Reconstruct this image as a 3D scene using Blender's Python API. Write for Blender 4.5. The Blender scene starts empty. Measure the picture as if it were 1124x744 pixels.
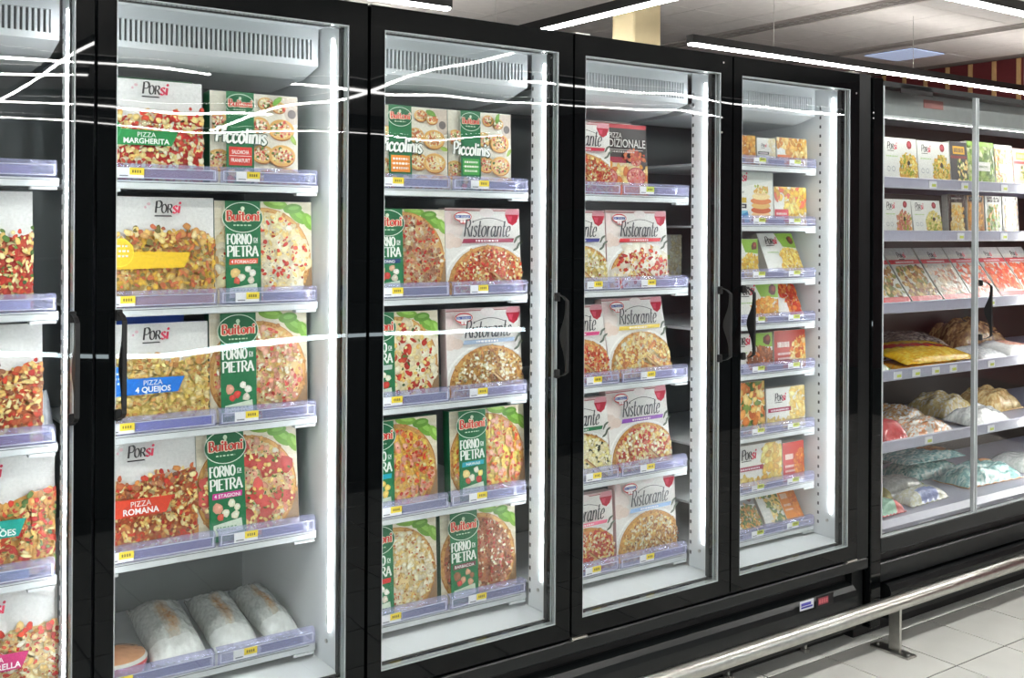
import bpy, math, random
from mathutils import Matrix, Vector
R = math.radians
scene = bpy.context.scene
col = scene.collection

# ------------------------------------------------------------------ camera
TH = R(35.5); FPX = 1167.87
cam_d = bpy.data.cameras.new('camera'); cam = bpy.data.objects.new('camera', cam_d); col.objects.link(cam)
cam_d.sensor_fit = 'HORIZONTAL'; cam_d.sensor_width = 36.0
cam_d.lens = FPX / 1124 * 36.0
cam_d.shift_x = -0.73 / 1124; cam_d.shift_y = -121.8 / 1124
cam_d.clip_start = 0.02; cam_d.clip_end = 200
cam.matrix_world = (Matrix.Translation((-1.336, -2.537, 1.60)) @ Matrix.Rotation(-TH, 4, 'Z')
                    @ Matrix.Rotation(R(90), 4, 'X') @ Matrix.Rotation(0.006, 4, 'Z'))
scene.camera = cam
# ------------------------------------------------------------------ world, exposure
w = bpy.data.worlds.new('store_ambient'); scene.world = w; w.use_nodes = True
bg = w.node_tree.nodes['Background']; bg.inputs['Color'].default_value = (0.93, 0.95, 1.0, 1); bg.inputs['Strength'].default_value = 0.9
scene.view_settings.view_transform = 'Standard'; scene.view_settings.look = 'None'
scene.view_settings.exposure = 0.0; scene.view_settings.gamma = 1.0; scene.view_settings.use_curve_mapping = False
scene.cycles.max_bounces = 8; scene.cycles.transparent_max_bounces = 32
scene.cycles.diffuse_bounces = 4; scene.cycles.glossy_bounces = 4
scene.cycles.caustics_reflective = False; scene.cycles.caustics_refractive = False
scene.cycles.use_denoising = True
scene.cycles.sample_clamp_indirect = 6.0
LED_CASE = 60.0      # strength of the freezer light strips
LED_CHILL = 16.0
LED_CEIL = 85.0

# ------------------------------------------------------------------ materials
def lin(c):
    return tuple(((x/255)/12.92 if x/255 <= 0.04045 else ((x/255+0.055)/1.055)**2.4) for x in c)
MATS = {}
def pm(name, c, rough=0.5, metal=0.0, noise=0.06, nscale=30, bump=0.0, bscale=60, emit=0, spec=0.5, rgb=True):
    if name in MATS: return MATS[name]
    m = bpy.data.materials.new(name); m.use_nodes = True; nt = m.node_tree; b = nt.nodes['Principled BSDF']
    base = lin(c) if rgb else c
    tc = nt.nodes.new('ShaderNodeTexCoord'); n = nt.nodes.new('ShaderNodeTexNoise'); n.inputs['Scale'].default_value = nscale; n.inputs['Detail'].default_value = 4
    nt.links.new(tc.outputs['Object'], n.inputs['Vector'])
    rp = nt.nodes.new('ShaderNodeValToRGB')
    rp.color_ramp.elements[0].position = .3; rp.color_ramp.elements[1].position = .7
    rp.color_ramp.elements[0].color = tuple(x*(1-noise) for x in base)+(1,); rp.color_ramp.elements[1].color = tuple(min(1, x*(1+noise)) for x in base)+(1,)
    nt.links.new(n.outputs['Fac'], rp.inputs['Fac']); nt.links.new(rp.outputs['Color'], b.inputs['Base Color'])
    b.inputs['Roughness'].default_value = rough; b.inputs['Metallic'].default_value = metal; b.inputs['Specular IOR Level'].default_value = spec
    if bump:
        n2 = nt.nodes.new('ShaderNodeTexNoise'); n2.inputs['Scale'].default_value = bscale; n2.inputs['Detail'].default_value = 3
        nt.links.new(tc.outputs['Object'], n2.inputs['Vector'])
        bp = nt.nodes.new('ShaderNodeBump'); bp.inputs['Strength'].default_value = bump; bp.inputs['Distance'].default_value = 0.01
        nt.links.new(n2.outputs['Fac'], bp.inputs['Height']); nt.links.new(bp.outputs['Normal'], b.inputs['Normal'])
    if emit:
        b.inputs['Emission Color'].default_value = tuple(base)+(1,); b.inputs['Emission Strength'].default_value = emit
    MATS[name] = m; return m
def wave_bump(nt, strength=0.012, sx=1.6, sz=2.6):
    """slow waviness of float glass, along the sheet"""
    g = nt.nodes.new('ShaderNodeNewGeometry'); mp = nt.nodes.new('ShaderNodeMapping'); mp.inputs['Scale'].default_value = (sx, 0.2, sz)
    n = nt.nodes.new('ShaderNodeTexNoise'); n.inputs['Scale'].default_value = 1.0; n.inputs['Detail'].default_value = 1.0
    nt.links.new(g.outputs['Position'], mp.inputs['Vector']); nt.links.new(mp.outputs['Vector'], n.inputs['Vector'])
    bp = nt.nodes.new('ShaderNodeBump'); bp.inputs['Strength'].default_value = 1.0; bp.inputs['Distance'].default_value = strength
    nt.links.new(n.outputs['Fac'], bp.inputs['Height'])
    return bp
def glass_mat(name, tint=(0.97, 0.985, 0.98), ior=1.5, wave=0.012, rough=0.0):
    m = bpy.data.materials.new(name); m.use_nodes = True; nt = m.node_tree; nt.nodes.remove(nt.nodes['Principled BSDF'])
    out = nt.nodes['Material Output']; t = nt.nodes.new('ShaderNodeBsdfTransparent'); t.inputs['Color'].default_value = tint+(1,)
    g = nt.nodes.new('ShaderNodeBsdfGlossy'); g.inputs['Roughness'].default_value = rough
    fr = nt.nodes.new('ShaderNodeFresnel'); geo = nt.nodes.new('ShaderNodeNewGeometry'); io = nt.nodes.new('ShaderNodeMapRange')   # both faces of the pane reflect alike
    io.inputs['To Min'].default_value = ior; io.inputs['To Max'].default_value = 1/ior
    nt.links.new(geo.outputs['Backfacing'], io.inputs['Value']); nt.links.new(io.outputs[0], fr.inputs['IOR'])
    mx = nt.nodes.new('ShaderNodeMixShader')
    if wave:
        bp = wave_bump(nt, wave); nt.links.new(bp.outputs['Normal'], g.inputs['Normal'])
    nt.links.new(fr.outputs['Fac'], mx.inputs['Fac']); nt.links.new(t.outputs[0], mx.inputs[1]); nt.links.new(g.outputs[0], mx.inputs[2]); nt.links.new(mx.outputs[0], out.inputs['Surface'])
    MATS[name] = m; return m
def film_mat(name, c, opacity=0.4, gloss=0.12, rough=0.12):
    """clear or tinted plastic: part see-through, part milky, with a sheen"""
    m = bpy.data.materials.new(name); m.use_nodes = True; nt = m.node_tree; b = nt.nodes['Principled BSDF']; out = nt.nodes['Material Output']
    base = lin(c); b.inputs['Base Color'].default_value = base+(1,); b.inputs['Roughness'].default_value = rough; b.inputs['Specular IOR Level'].default_value = 0.9
    t = nt.nodes.new('ShaderNodeBsdfTransparent'); t.inputs['Color'].default_value = tuple(0.55+0.45*x for x in base)+(1,)
    mx = nt.nodes.new('ShaderNodeMixShader'); mx.inputs['Fac'].default_value = opacity
    nz = nt.nodes.new('ShaderNodeTexNoise'); nz.inputs['Scale'].default_value = 12
    mr = nt.nodes.new('ShaderNodeMapRange'); mr.inputs['To Min'].default_value = opacity*0.85; mr.inputs['To Max'].default_value = min(1, opacity*1.15)
    nt.links.new(nz.outputs['Fac'], mr.inputs['Value']); nt.links.new(mr.outputs[0], mx.inputs['Fac'])
    nt.links.new(t.outputs[0], mx.inputs[1]); nt.links.new(b.outputs[0], mx.inputs[2]); nt.links.new(mx.outputs[0], out.inputs['Surface'])
    MATS[name] = m; return m
def attr_mat(name, rough=0.38, noise=0.18, nscale=140, bump=0.0, opacity=1.0, spec=0.45):
    """colour-printed card or film: the print's colours are stored on the faces"""
    m = bpy.data.materials.new(name); m.use_nodes = True; nt = m.node_tree; b = nt.nodes['Principled BSDF']
    a = nt.nodes.new('ShaderNodeAttribute'); a.attribute_name = 'Col'
    tc = nt.nodes.new('ShaderNodeTexCoord'); n = nt.nodes.new('ShaderNodeTexNoise'); n.inputs['Scale'].default_value = nscale; n.inputs['Detail'].default_value = 4
    nt.links.new(tc.outputs['Object'], n.inputs['Vector'])
    mr = nt.nodes.new('ShaderNodeMapRange'); mr.inputs['From Min'].default_value = .25; mr.inputs['From Max'].default_value = .75
    mr.inputs['To Min'].default_value = 1-noise; mr.inputs['To Max'].default_value = 1.0
    nt.links.new(n.outputs['Fac'], mr.inputs['Value'])
    mx = nt.nodes.new('ShaderNodeMix'); mx.data_type = 'RGBA'; mx.blend_type = 'MULTIPLY'; mx.inputs[0].default_value = 1
    nt.links.new(a.outputs['Color'], mx.inputs[6]); nt.links.new(mr.outputs[0], mx.inputs[7]); nt.links.new(mx.outputs[2], b.inputs['Base Color'])
    b.inputs['Roughness'].default_value = rough; b.inputs['Specular IOR Level'].default_value = spec
    if bump:
        n2 = nt.nodes.new('ShaderNodeTexNoise'); n2.inputs['Scale'].default_value = 45; n2.inputs['Detail'].default_value = 3
        nt.links.new(tc.outputs['Object'], n2.inputs['Vector'])
        bp = nt.nodes.new('ShaderNodeBump'); bp.inputs['Strength'].default_value = bump; bp.inputs['Distance'].default_value = 0.01
        nt.links.new(n2.outputs['Fac'], bp.inputs['Height']); nt.links.new(bp.outputs['Normal'], b.inputs['Normal'])
    if opacity < 1:
        out = nt.nodes['Material Output']; t = nt.nodes.new('ShaderNodeBsdfTransparent'); ms = nt.nodes.new('ShaderNodeMixShader'); ms.inputs['Fac'].default_value = opacity
        nt.links.new(t.outputs[0], ms.inputs[1]); nt.links.new(b.outputs[0], ms.inputs[2]); nt.links.new(ms.outputs[0], out.inputs['Surface'])
    MATS[name] = m; return m
def emit_mat(name, c, s):
    m = bpy.data.materials.new(name); m.use_nodes = True; nt = m.node_tree; nt.nodes.remove(nt.nodes['Principled BSDF'])
    e = nt.nodes.new('ShaderNodeEmission'); e.inputs['Color'].default_value = c+(1,); e.inputs['Strength'].default_value = s
    nt.links.new(e.outputs[0], nt.nodes['Material Output'].inputs['Surface']); MATS[name] = m; return m

def black_gloss(name, c, wave):
    m = pm(name, c, 0.015, noise=0.1, nscale=3, spec=0.16)
    bp = wave_bump(m.node_tree, wave); m.node_tree.links.new(bp.outputs['Normal'], m.node_tree.nodes['Principled BSDF'].inputs['Normal'])
    return m
M_FRAME = black_gloss('black_door_border', (11, 13, 14), 0.0030)
M_BODY = pm('black_powder_coat', (19, 21, 22), 0.35, spec=0.2, bump=0.03, bscale=200)
M_PANEL = pm('charcoal_panel', (23, 26, 27), 0.28, nscale=5, spec=0.25)
M_RUBBER = pm('black_rubber', (12, 12, 13), 0.55)
M_WHITE = pm('white_enamel', (226, 229, 231), 0.35, noise=0.02, nscale=6)
M_GREYIN = pm('grey_inner_liner', (118, 124, 126), 0.45, noise=0.05, nscale=5)
M_DUCT = pm('duct_grey_white', (226, 229, 231), 0.4, noise=0.03, nscale=8)
M_SLOT = pm('slot_shadow_grey', (74, 78, 80), 0.6)
M_DECK = pm('white_wire_deck', (206, 209, 211), 0.45, noise=0.05)
M_TRAY = film_mat('lavender_clear_plastic', (208, 208, 238), 0.22)
M_TRAYEDGE = film_mat('tray_bright_edge', (226, 226, 244), 0.65)
M_GLASS = glass_mat('door_glass', wave=0.0032)
M_CGLASS = glass_mat('chiller_door_glass', wave=0.005)
M_EDGE = pm('glass_edge_seal', (188, 194, 196), 0.35, noise=0.08, nscale=9)
M_LED = emit_mat('freezer_light', (0.93, 0.97, 1.0), LED_CASE)
M_LEDC = emit_mat('chiller_light', (1.0, 0.97, 0.92), LED_CHILL)
M_LEDV = emit_mat('chiller_column_light', (1.0, 0.97, 0.92), 18.0)
M_TUBE = emit_mat('ceiling_light', (1.0, 0.99, 0.96), LED_CEIL)
M_UP = emit_mat('added_ceiling_uplight', (1.0, 0.97, 0.93), 22.0)  # glow of the added upward strips, there to lift the ceiling tiles
M_STRIPR = emit_mat('case_edge_light', (0.80, 0.95, 1.0), 26.0)
M_STEEL = pm('brushed_steel', (200, 198, 192), 0.28, metal=1.0, noise=0.08, nscale=40)
M_PRINT = attr_mat('printed_card')
M_CARD = attr_mat('plain_card', 0.42, noise=0.05)
M_FILM = attr_mat('printed_film', 0.16, noise=0.2, nscale=60, bump=0.35, spec=0.8)
M_CLEARF = film_mat('clear_bag_film', (222, 226, 224), 0.3, rough=0.1)
M_LABEL = attr_mat('price_paper', 0.5, noise=0.03)
M_FLOOR = pm('floor_tile', (226, 226, 220), 0.22, noise=0.05, nscale=4)
M_GROUT = pm('dark_grout', (44, 45, 45), 0.7)
M_CEIL = pm('ceiling_tile', (222, 217, 212), 0.85, noise=0.05, nscale=12)
M_CGRID = pm('ceiling_grid', (150, 143, 138), 0.7)
M_DIFF = pm('diffuser_metal', (120, 117, 112), 0.45, metal=0.3, noise=0.3, nscale=20)
M_FIX = pm('black_fixture', (16, 16, 17), 0.5)
M_COLUMN = pm('cream_column', (206, 190, 150), 0.7, nscale=6)
M_BROWN = pm('dark_brown_liner', (56, 47, 40), 0.5, nscale=8)
M_RAILP = pm('grey_lilac_rail', (170, 170, 188), 0.3, noise=0.04)
M_REDWALL = pm('maroon_wall', (92, 22, 26), 0.7)
M_STRIPE = pm('tan_stripe', (190, 150, 100), 0.7)
M_DARK = pm('dark_store_wall', (38, 36, 36), 0.8)

# ------------------------------------------------------------------ mesh helpers
class MB:
    def __init__(s): s.v = []; s.f = []; s.c = []
    def add(s, vs, fs, c=(1, 1, 1)):
        o = len(s.v); s.v += [tuple(p) for p in vs]
        for f in fs: s.f.append(tuple(i+o for i in f)); s.c.append(c)
        return s
    def box(s, x0, x1, y0, y1, z0, z1, c=(1, 1, 1), cf=None):
        vs = [(x0, y0, z0), (x1, y0, z0), (x1, y1, z0), (x0, y1, z0), (x0, y0, z1), (x1, y0, z1), (x1, y1, z1), (x0, y1, z1)]
        s.add(vs, [(3, 2, 1, 0), (4, 5, 6, 7), (1, 2, 6, 5), (2, 3, 7, 6), (3, 0, 4, 7)], c)
        s.add(vs, [(0, 1, 5, 4)], cf or c); return s
    def bevbox(s, x0, x1, y0, y1, z0, z1, b=0.004, c=(1, 1, 1), axis='y'):
        """box whose edges along one axis are chamfered and whose two end faces are inset"""
        ax = {'x': 0, 'y': 1, 'z': 2}[axis]; lo = [x0, y0, z0]; hi = [x1, y1, z1]
        o1, o2 = [i for i in range(3) if i != ax]
        def ring(t, ins):
            a0, a1, b0, b1 = lo[o1]+ins, hi[o1]-ins, lo[o2]+ins, hi[o2]-ins
            pts = [(a0+b, b0), (a1-b, b0), (a1, b0+b), (a1, b1-b), (a1-b, b1), (a0+b, b1), (a0, b1-b), (a0, b0+b)]
            r = []
            for p, q in pts:
                v = [0, 0, 0]; v[ax] = t; v[o1] = p; v[o2] = q; r.append(tuple(v))
            return r
        rings = [ring(lo[ax], b*.6), ring(lo[ax]+b, 0), ring(hi[ax]-b, 0), ring(hi[ax], b*.6)]
        vs = sum(rings, []); fs = []
        for k in range(3):
            for i in range(8):
                j = (i+1) % 8; fs.append((k*8+i, k*8+j, k*8+8+j, k*8+8+i))
        fs.append(tuple(range(7, -1, -1))); fs.append(tuple(range(24, 32)))
        return s.add(vs, fs, c)
    def prism(s, pts, a0, a1, axis='x', c=(1, 1, 1)):
        """polygon in the plane normal to axis, extruded between a0 and a1"""
        n = len(pts)
        def P(p, a): return {'x': (a, p[0], p[1]), 'y': (p[0], a, p[1]), 'z': (p[0], p[1], a)}[axis]
        vs = [P(p, a0) for p in pts]+[P(p, a1) for p in pts]
        fs = [tuple(range(n)), tuple(range(2*n-1, n-1, -1))]+[(i, i+n, (i+1) % n+n, (i+1) % n) for i in range(n)]
        return s.add(vs, fs, c)
    def tube(s, pts, r, n=10, c=(1, 1, 1)):
        pts = [Vector(p) for p in pts]; vs = []; fs = []
        for i, p in enumerate(pts):
            d = (pts[min(i+1, len(pts)-1)]-pts[max(i-1, 0)]).normalized()
            a = d.orthogonal().normalized() if abs(d.z) < .9 else Vector((1, 0, 0)); a = (Vector((0, 0, 1)).cross(d)).normalized() if abs(d.z) < .9 else a
            bb = d.cross(a)
            for k in range(n):
                t = 2*math.pi*k/n; vs.append(p+r*(math.cos(t)*a+math.sin(t)*bb))
        for i in range(len(pts)-1):
            for k in range(n): fs.append((i*n+k, i*n+(k+1) % n, (i+1)*n+(k+1) % n, (i+1)*n+k))
        fs.append(tuple(range(n-1, -1, -1))); fs.append(tuple(range((len(pts)-1)*n, len(pts)*n)))
        return s.add(vs, fs, c)
    def ring(s, x0, x1, z0, z1, ix0, ix1, iz0, iz1, y0, y1, c=(1, 1, 1)):
        """rectangular frame with a rectangular opening"""
        s.box(x0, ix0, y0, y1, z0, z1, c); s.box(ix1, x1, y0, y1, z0, z1, c)
        s.box(ix0, ix1, y0, y1, z0, iz0, c); s.box(ix0, ix1, y0, y1, iz1, z1, c); return s
    def data(s, name, mats, smooth=False, shift=(0, 0, 0)):
        me = bpy.data.meshes.new(name); me.from_pydata([(x-shift[0], y-shift[1], z-shift[2]) for x, y, z in s.v], [], s.f)
        for m in (mats if isinstance(mats, (list, tuple)) else [mats]): me.materials.append(m)
        ca = me.color_attributes.new('Col', 'FLOAT_COLOR', 'CORNER'); buf = []
        for p, c in zip(me.polygons, s.c):
            if isinstance(c[0], tuple):
                for q in c: buf += list(q)+[1.0]
            else: buf += (list(c)+[1.0])*p.loop_total
        ca.data.foreach_set('color', buf)
        if smooth: me.polygons.foreach_set('use_smooth', [True]*len(me.polygons))
        me.update(); return me
WO = {}
def wo(o): return WO.get(o, Vector((0, 0, 0)))
def link(name, me, parent=None, loc=None):
    o = bpy.data.objects.new(name, me); col.objects.link(o)
    if parent: o.parent = parent
    if loc is not None: o.location = loc
    return o
def build(mb, name, mat, parent=None, smooth=False):
    """geometry in world metres; the origin goes to the base centre"""
    xs, ys, zs = zip(*mb.v); org = Vector(((min(xs)+max(xs))/2, (min(ys)+max(ys))/2, min(zs)))
    o = link(name, mb.data(name, mat, smooth, org), parent, org-(wo(parent) if parent else Vector((0, 0, 0))))
    WO[o] = org; return o
def local(mb, name, mat, parent, smooth=False): return link(name, mb.data(name, mat, smooth), parent)
def again(o, name, parent, org):
    c = link(name, o.data, parent, Vector(org)-(wo(parent) if parent else Vector((0, 0, 0)))); WO[c] = Vector(org); return c
def thing(name, label, cat, loc=(0, 0, 0), group=None, rot=(0, 0, 0)):
    o = link(name, None, None, loc); o.rotation_euler = rot; o['label'] = label; o['category'] = cat
    if group: o['group'] = group
    WO[o] = Vector(loc); return o
def tag(o, label, cat, group=None):
    o['label'] = label; o['category'] = cat
    if group: o['group'] = group
    return o
def struct(o, label=None):
    o['kind'] = 'structure'
    if label: o['label'] = label
    return o

# ================================================================== ROOM SHELL
# floor: grout bed with single tiles laid on it
TS = 0.325
fb = struct(build(MB().box(-9, 14, -9, 9, -0.05, -0.004), 'floor', M_GROUT), 'pale grey tiled shop floor with dark joints'); fb['category'] = 'floor'
tile = None
for i in range(-13, 12):
    for j in range(-10, 1):
        x = 2.6+i*TS; y = -0.303+j*TS+TS
        if x < -1.8 and j < -6: continue
        org = (x+TS/2, y+TS/2, -0.004)
        if tile is None: tile = build(MB().bevbox(x+.0035, x+TS-.0035, y+.0035, y+TS-.0035, -0.004, 0.0, 0.001, axis='z'), 'floor_tile', M_FLOOR, fb)
        else: again(tile, 'floor_tile', fb, org)
# ceiling: dark grid with single tiles set into it
CZ = 3.40
ce = struct(build(MB().box(-9, 14, -12, 9, CZ+0.006, CZ+0.06), 'ceiling', M_CGRID), 'suspended ceiling of pale square tiles'); ce['category'] = 'ceiling'
ctile = None
for i in range(0, 16):
    for j in range(0, 13):
        x = 0.74+i*0.6; y = 0.1+j*0.6
        if x+.6 > 9.35: continue
        if i in (8,) and j >= 2: continue
        if i in (12,) and 6 <= j <= 6: continue
        org = (x+.3, y+.3, CZ)
        if ctile is None: ctile = build(MB().bevbox(x+.004, x+.596, y+.004, y+.596, CZ, CZ+.006, 0.002, axis='z'), 'ceiling_tile', M_CEIL, ce)
        else: again(ctile, 'ceiling_tile', ce, org)
rest = MB()
rest.box(-9, .73, -12, 9, CZ, CZ+.006); rest.box(.74, 14, -12, .09, CZ, CZ+.006)
r_ = build(rest, 'ceiling_field', M_CEIL, ce); r_['kind'] = 'stuff'
# tiles beside the slot diffuser column, cut narrower
for j in range(2, 13):
    y = 0.1+j*0.6
    build(MB().box(5.544, 5.86, y+.004, y+.596, CZ, CZ+.006), 'ceiling_tile', M_CEIL, ce)
# walls
wr = MB().box(9.36, 9.5, -12, 9, 0, CZ); wall = struct(build(wr, 'wall_right', M_REDWALL), 'maroon wall with tan vertical stripes at the far right'); wall['category'] = 'wall'
st = None
for k in range(34):
    y = -1.2+k*0.27
    if st is None: st = build(MB().box(9.345, 9.36, y, y+.045, 2.1, CZ-.005), 'stripe', M_STRIPE, wall)
    else: again(st, 'stripe', wall, (9.3525, y+.0225, 2.1))
wb = struct(build(MB().box(-9, 9.5, 8.6, 8.75, 0, CZ), 'wall_back', M_DARK), 'dark far wall of the store'); wb['category'] = 'wall'
wf = struct(build(MB().box(-9, 9.5, -12.15, -12, 0, CZ), 'wall_front', M_DARK), 'dark wall far behind the viewer'); wf['category'] = 'wall'
# slot diffusers in the ceiling
def diffuser(x, y0, y1, label):
    t = thing('ceiling_slot_diffuser', label, 'air vent', (x, (y0+y1)/2, CZ-.02), 'ceiling slot diffusers')
    m = MB(); m.box(x-.07, x-.05, y0, y1, CZ-.02, CZ+.004); m.box(x+.05, x+.07, y0, y1, CZ-.02, CZ+.004); m.box(x-.008, x+.008, y0, y1, CZ-.02, CZ+.002)
    build(m, 'rail', M_CGRID, t)
    b = None; n = int((y1-y0)/.11)
    for k in range(n):
        y = y0+k*.11+.02
        if b is None: b = build(MB().box(x-.05, x+.05, y, y+.05, CZ-.012, CZ+.001), 'blade', M_STEEL, t)
        else: again(b, 'blade', t, (x, y+.025, CZ-.012))
diffuser(5.94, 2.0, 6.6, 'long perforated metal slot vent in the ceiling above the freezer doors')
diffuser(7.66, 1.2, 6.2, 'long perforated metal slot vent in the ceiling beside the blue panel')
tag(build(MB().bevbox(7.96, 8.5, 3.72, 4.28, CZ-.012, CZ-.001, .003, axis='z'), 'ceiling_panel', pm('pale_blue_panel', (186, 200, 232), 0.5, emit=0.5)), 'pale blue square panel set in the ceiling', 'ceiling panel')
# hanging linear lights
def linear_light(name_label, p0, p1, z, wires=True, group='hanging linear ceiling lights', h=.032):
    cx, cy = (p0[0]+p1[0])/2, (p0[1]+p1[1])/2
    t = thing('linear_light', name_label, 'ceiling light', (cx, cy, z), group)
    along_x = abs(p1[0]-p0[0]) > abs(p1[1]-p0[1])
    def bx(m, a, za, zb, ins=0):
        if along_x: m.box(p0[0]+ins, p1[0]-ins, cy-a, cy+a, za, zb)
        else: m.box(cx-a, cx+a, p0[1]+ins, p1[1]-ins, za, zb)
        return m
    build(bx(MB(), h, z+.012, z+.07), 'housing', M_FIX, t)
    build(bx(MB(), h*.8, z, z+.012, .01), 'diffuser', M_TUBE, t)
    build(bx(MB(), h*.7, z+.0695, z+.072, .01), 'added_uplight', M_UP, t)  # unseen glowing strip added on the housing top to brighten the ceiling
    if wires:
        L = p1[0]-p0[0] if along_x else p1[1]-p0[1]; n = max(2, int(L/1.6)); wm = None
        for k in range(n):
            q = (k+.5)/n
            px, py = (p0[0]+q*L, cy) if along_x else (cx, p0[1]+q*L)
            if wm is None: wm = build(MB().tube([(px, py, z+.07), (px, py, CZ)], .0025, 5), 'hanging_wire', M_STEEL, t)
            else: again(wm, 'hanging_wire', t, (px, py, z+.07))
linear_light('long black hanging strip light above the right freezer and chiller', (3.97, 2.79), (9.2, 2.79), 2.885)
linear_light('black hanging strip light cut off by the top edge, left of the cream column', (-1.2, 2.81), (2.01, 2.81), 2.885)
linear_light('black hanging strip light in the top right corner of the photo', (3.4, .86), (8.6, .86), 2.885)
linear_light('hanging strip light running away from the viewer beside the cream column', (2.85, 0.9), (2.85, 6.2), 2.885)
# the store's further strip lights over the aisles behind the viewer, seen only as streaks in the door glass
for k, (y, x0, x1) in enumerate(((-5.0, 4.0, 8.6), (-6.3, -3.0, 1.8), (-6.3, 2.6, 8.0), (-7.0, -3.0, 1.0), (-9.0, -3.5, 3.5), (-10.8, -3.0, 8.0))):
    linear_light('hanging strip light over an aisle behind the viewer, reflected in the freezer doors', (x0, y), (x1, y), 2.885, False, 'strip lights reflected in the doors', .015)
for x, y0, y1 in ((0.6, -11, -5.2), (3.3, -10.5, -4.0), (-1.6, -4.6, -1.6)):
    linear_light('hanging strip light over an aisle behind the viewer, reflected in the freezer doors', (x, y0), (x, y1), 2.885, False, 'strip lights reflected in the doors', .015)
for x0, x1 in ((-3.4, -.4), (.4, 3.4), (4.2, 7.2)):  # unseen lights added above the aisle to brighten floor, rail and front panels
    linear_light('unseen hanging strip light added over this aisle to brighten it', (x0, -1.35), (x1, -1.35), 2.885, True, 'added strip lights over this aisle')
# cream column behind the freezers
cm = MB().bevbox(3.28, 3.52, 2.60, 2.82, 0, CZ, .01, axis='z'); cm.box(3.26, 3.54, 2.58, 2.84, 0, .12)
tag(build(cm, 'column', M_COLUMN), 'cream square column rising behind the freezers', 'column')
# the shelving run across the aisle, seen only as reflections
op = thing('aisle_shelving', 'dark shelving run across the aisle with a lit edge, seen in the door reflections', 'shelving', (0.5, -3.9, 0))
build(MB().box(-4, 4.6, -4.15, -4.1, 0, 1.75).box(-4, 4.6, -4.1, -3.55, 0, .85), 'shelf_body', M_DARK, op)
for z in (1.1, 1.35, 1.6): build(MB().box(-4, 4.6, -4.1, -3.75, z, z+.025), 'shelf_board', M_BODY, op)
build(MB().box(-3.2, 3.1, -3.55, -3.53, .878, .904), 'light_strip', M_STRIPR, op)

# ================================================================== FREEZERS
TOPZ, DTOP, DBOT = 2.198, 2.195, 0.35
SH_STD = [1.692, 1.372, 1.056, 0.737, 0.427]           # underside of each front rail
SH_FINE = [1.820, 1.594, 1.393, 1.223, 1.038, 0.805, 0.594, 0.422]
def cabinet(name, label, x0, x1, doors, rows, wallL, wallR):
    cx = (x0+x1)/2; t = thing(name, label, 'freezer', (cx, .43, 0))
    # shell
    b = MB(); b.box(x0, x1, .80, .86, .06, TOPZ); b.box(x0, x1, .05, .86, TOPZ-.03, TOPZ+.002)
    b.box(x0, x0+.02, .05, .86, .06, TOPZ); b.box(x1-.02, x1, .05, .86, .06, TOPZ)
    b.box(x0, x1, .05, .86, .30, .385); b.box(x0, x1, .10, .86, .06, .30)
    build(b, 'body', M_BODY, t)
    lb = MB(); lb.box(x0+.02, x1-.02, .74, .80, .385, TOPZ-.03); build(lb, 'back_liner', M_GREYIN, t)
    lf = MB(); lf.box(x0+.02, x1-.02, .055, .74, .385, .405); build(lf, 'floor_liner', M_WHITE, t)
    lt = MB(); lt.box(x0+.02, x1-.02, .055, .74, 2.15, 2.166); build(lt, 'roof_liner', M_WHITE, t)
    for xa, xb in wallL+wallR: build(MB().box(xa, xb, .055, .74, .405, 2.15), 'side_liner', M_WHITE, t)
    # base trim: narrow upper panel, recess, long rounded lower panel, plinth
    build(MB().bevbox(x0+.003, x1-.003, .004, .10, .295, .338, .004, axis='x'), 'upper_trim', M_PANEL, t)
    build(MB().box(x0+.003, x1-.003, .06, .10, .24, .295), 'recess', M_RUBBER, t)
    pr = [(.10, .075), (.012, .075), (.004, .09), (.0, .12), (.0, .205), (.006, .225), (.02, .240), (.05, .247), (.10, .247)]
    bp = build(MB().prism(pr, x0+.03, x1-.075, 'x'), 'bumper_panel', M_PANEL, t)
    build(MB().box(x1-.07, x1-.003, .03, .10, .06, .29), 'end_post', M_BODY, t)
    build(MB().box(x0, x1, .12, .86, .0, .06), 'plinth', M_RUBBER, t)
    return t, bp
CAB = {}
cabA, bumpA = cabinet('upright_freezer', 'left black upright freezer with glass doors holding pizza boxes', -2.1, -.003, 0, SH_STD, [(-2.08, -2.06)], [(-.055, -.023)])
cabB, bumpB = cabinet('upright_freezer', 'right black three-door upright freezer ending beside the chiller', .003, 2.175, 0, SH_STD, [(.023, .035)], [(2.078, 2.155)])

# ---- mullions with light strips
def mullion(cab, xm, half):
    m = MB(); m.bevbox(xm-half, xm+half, .062, .175, .405, 2.15, .004, axis='z'); o = build(m, 'mullion', M_WHITE, cab)
    # a ladder of slots for shelf brackets on the left face near the back edge
    s = MB()
    for k in range(46): s.box(xm-half-.0008, xm-half+.001, .160, .168, .45+k*.036, .462+k*.036)
    sl = build(s, 'bracket_slots', M_SLOT, o); sl['kind'] = 'stuff'
    return o
def led(parent, x, s, y=.104):
    """light strip on a side face: x is the face, s the direction the strip stands proud"""
    a, b = sorted((x, x+s*.004))
    o = build(MB().bevbox(a, b, y-.003, y+.003, .50, 2.11, .002, axis='z'), 'light_strip', M_LED, parent)
    bolt = build(MB().tube([(x, .12, .47), (x+s*.004, .12, .47)], .006, 8), 'bolt', M_STEEL, parent)
    return o
m01 = mullion(cabA, -.70, .035); led(m01, -.735, -1, .115); led(m01, -.665, 1)
side = MB().bevbox(-.056, -.024, .062, .176, .405, 2.15, .004, axis='z'); mA = build(side, 'mullion', M_WHITE, cabA); led(mA, -.056, -1)
mB0 = build(MB().bevbox(.024, .050, .062, .176, .405, 2.15, .004, axis='z'), 'mullion', M_WHITE, cabB); led(mB0, .050, 1)
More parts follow.
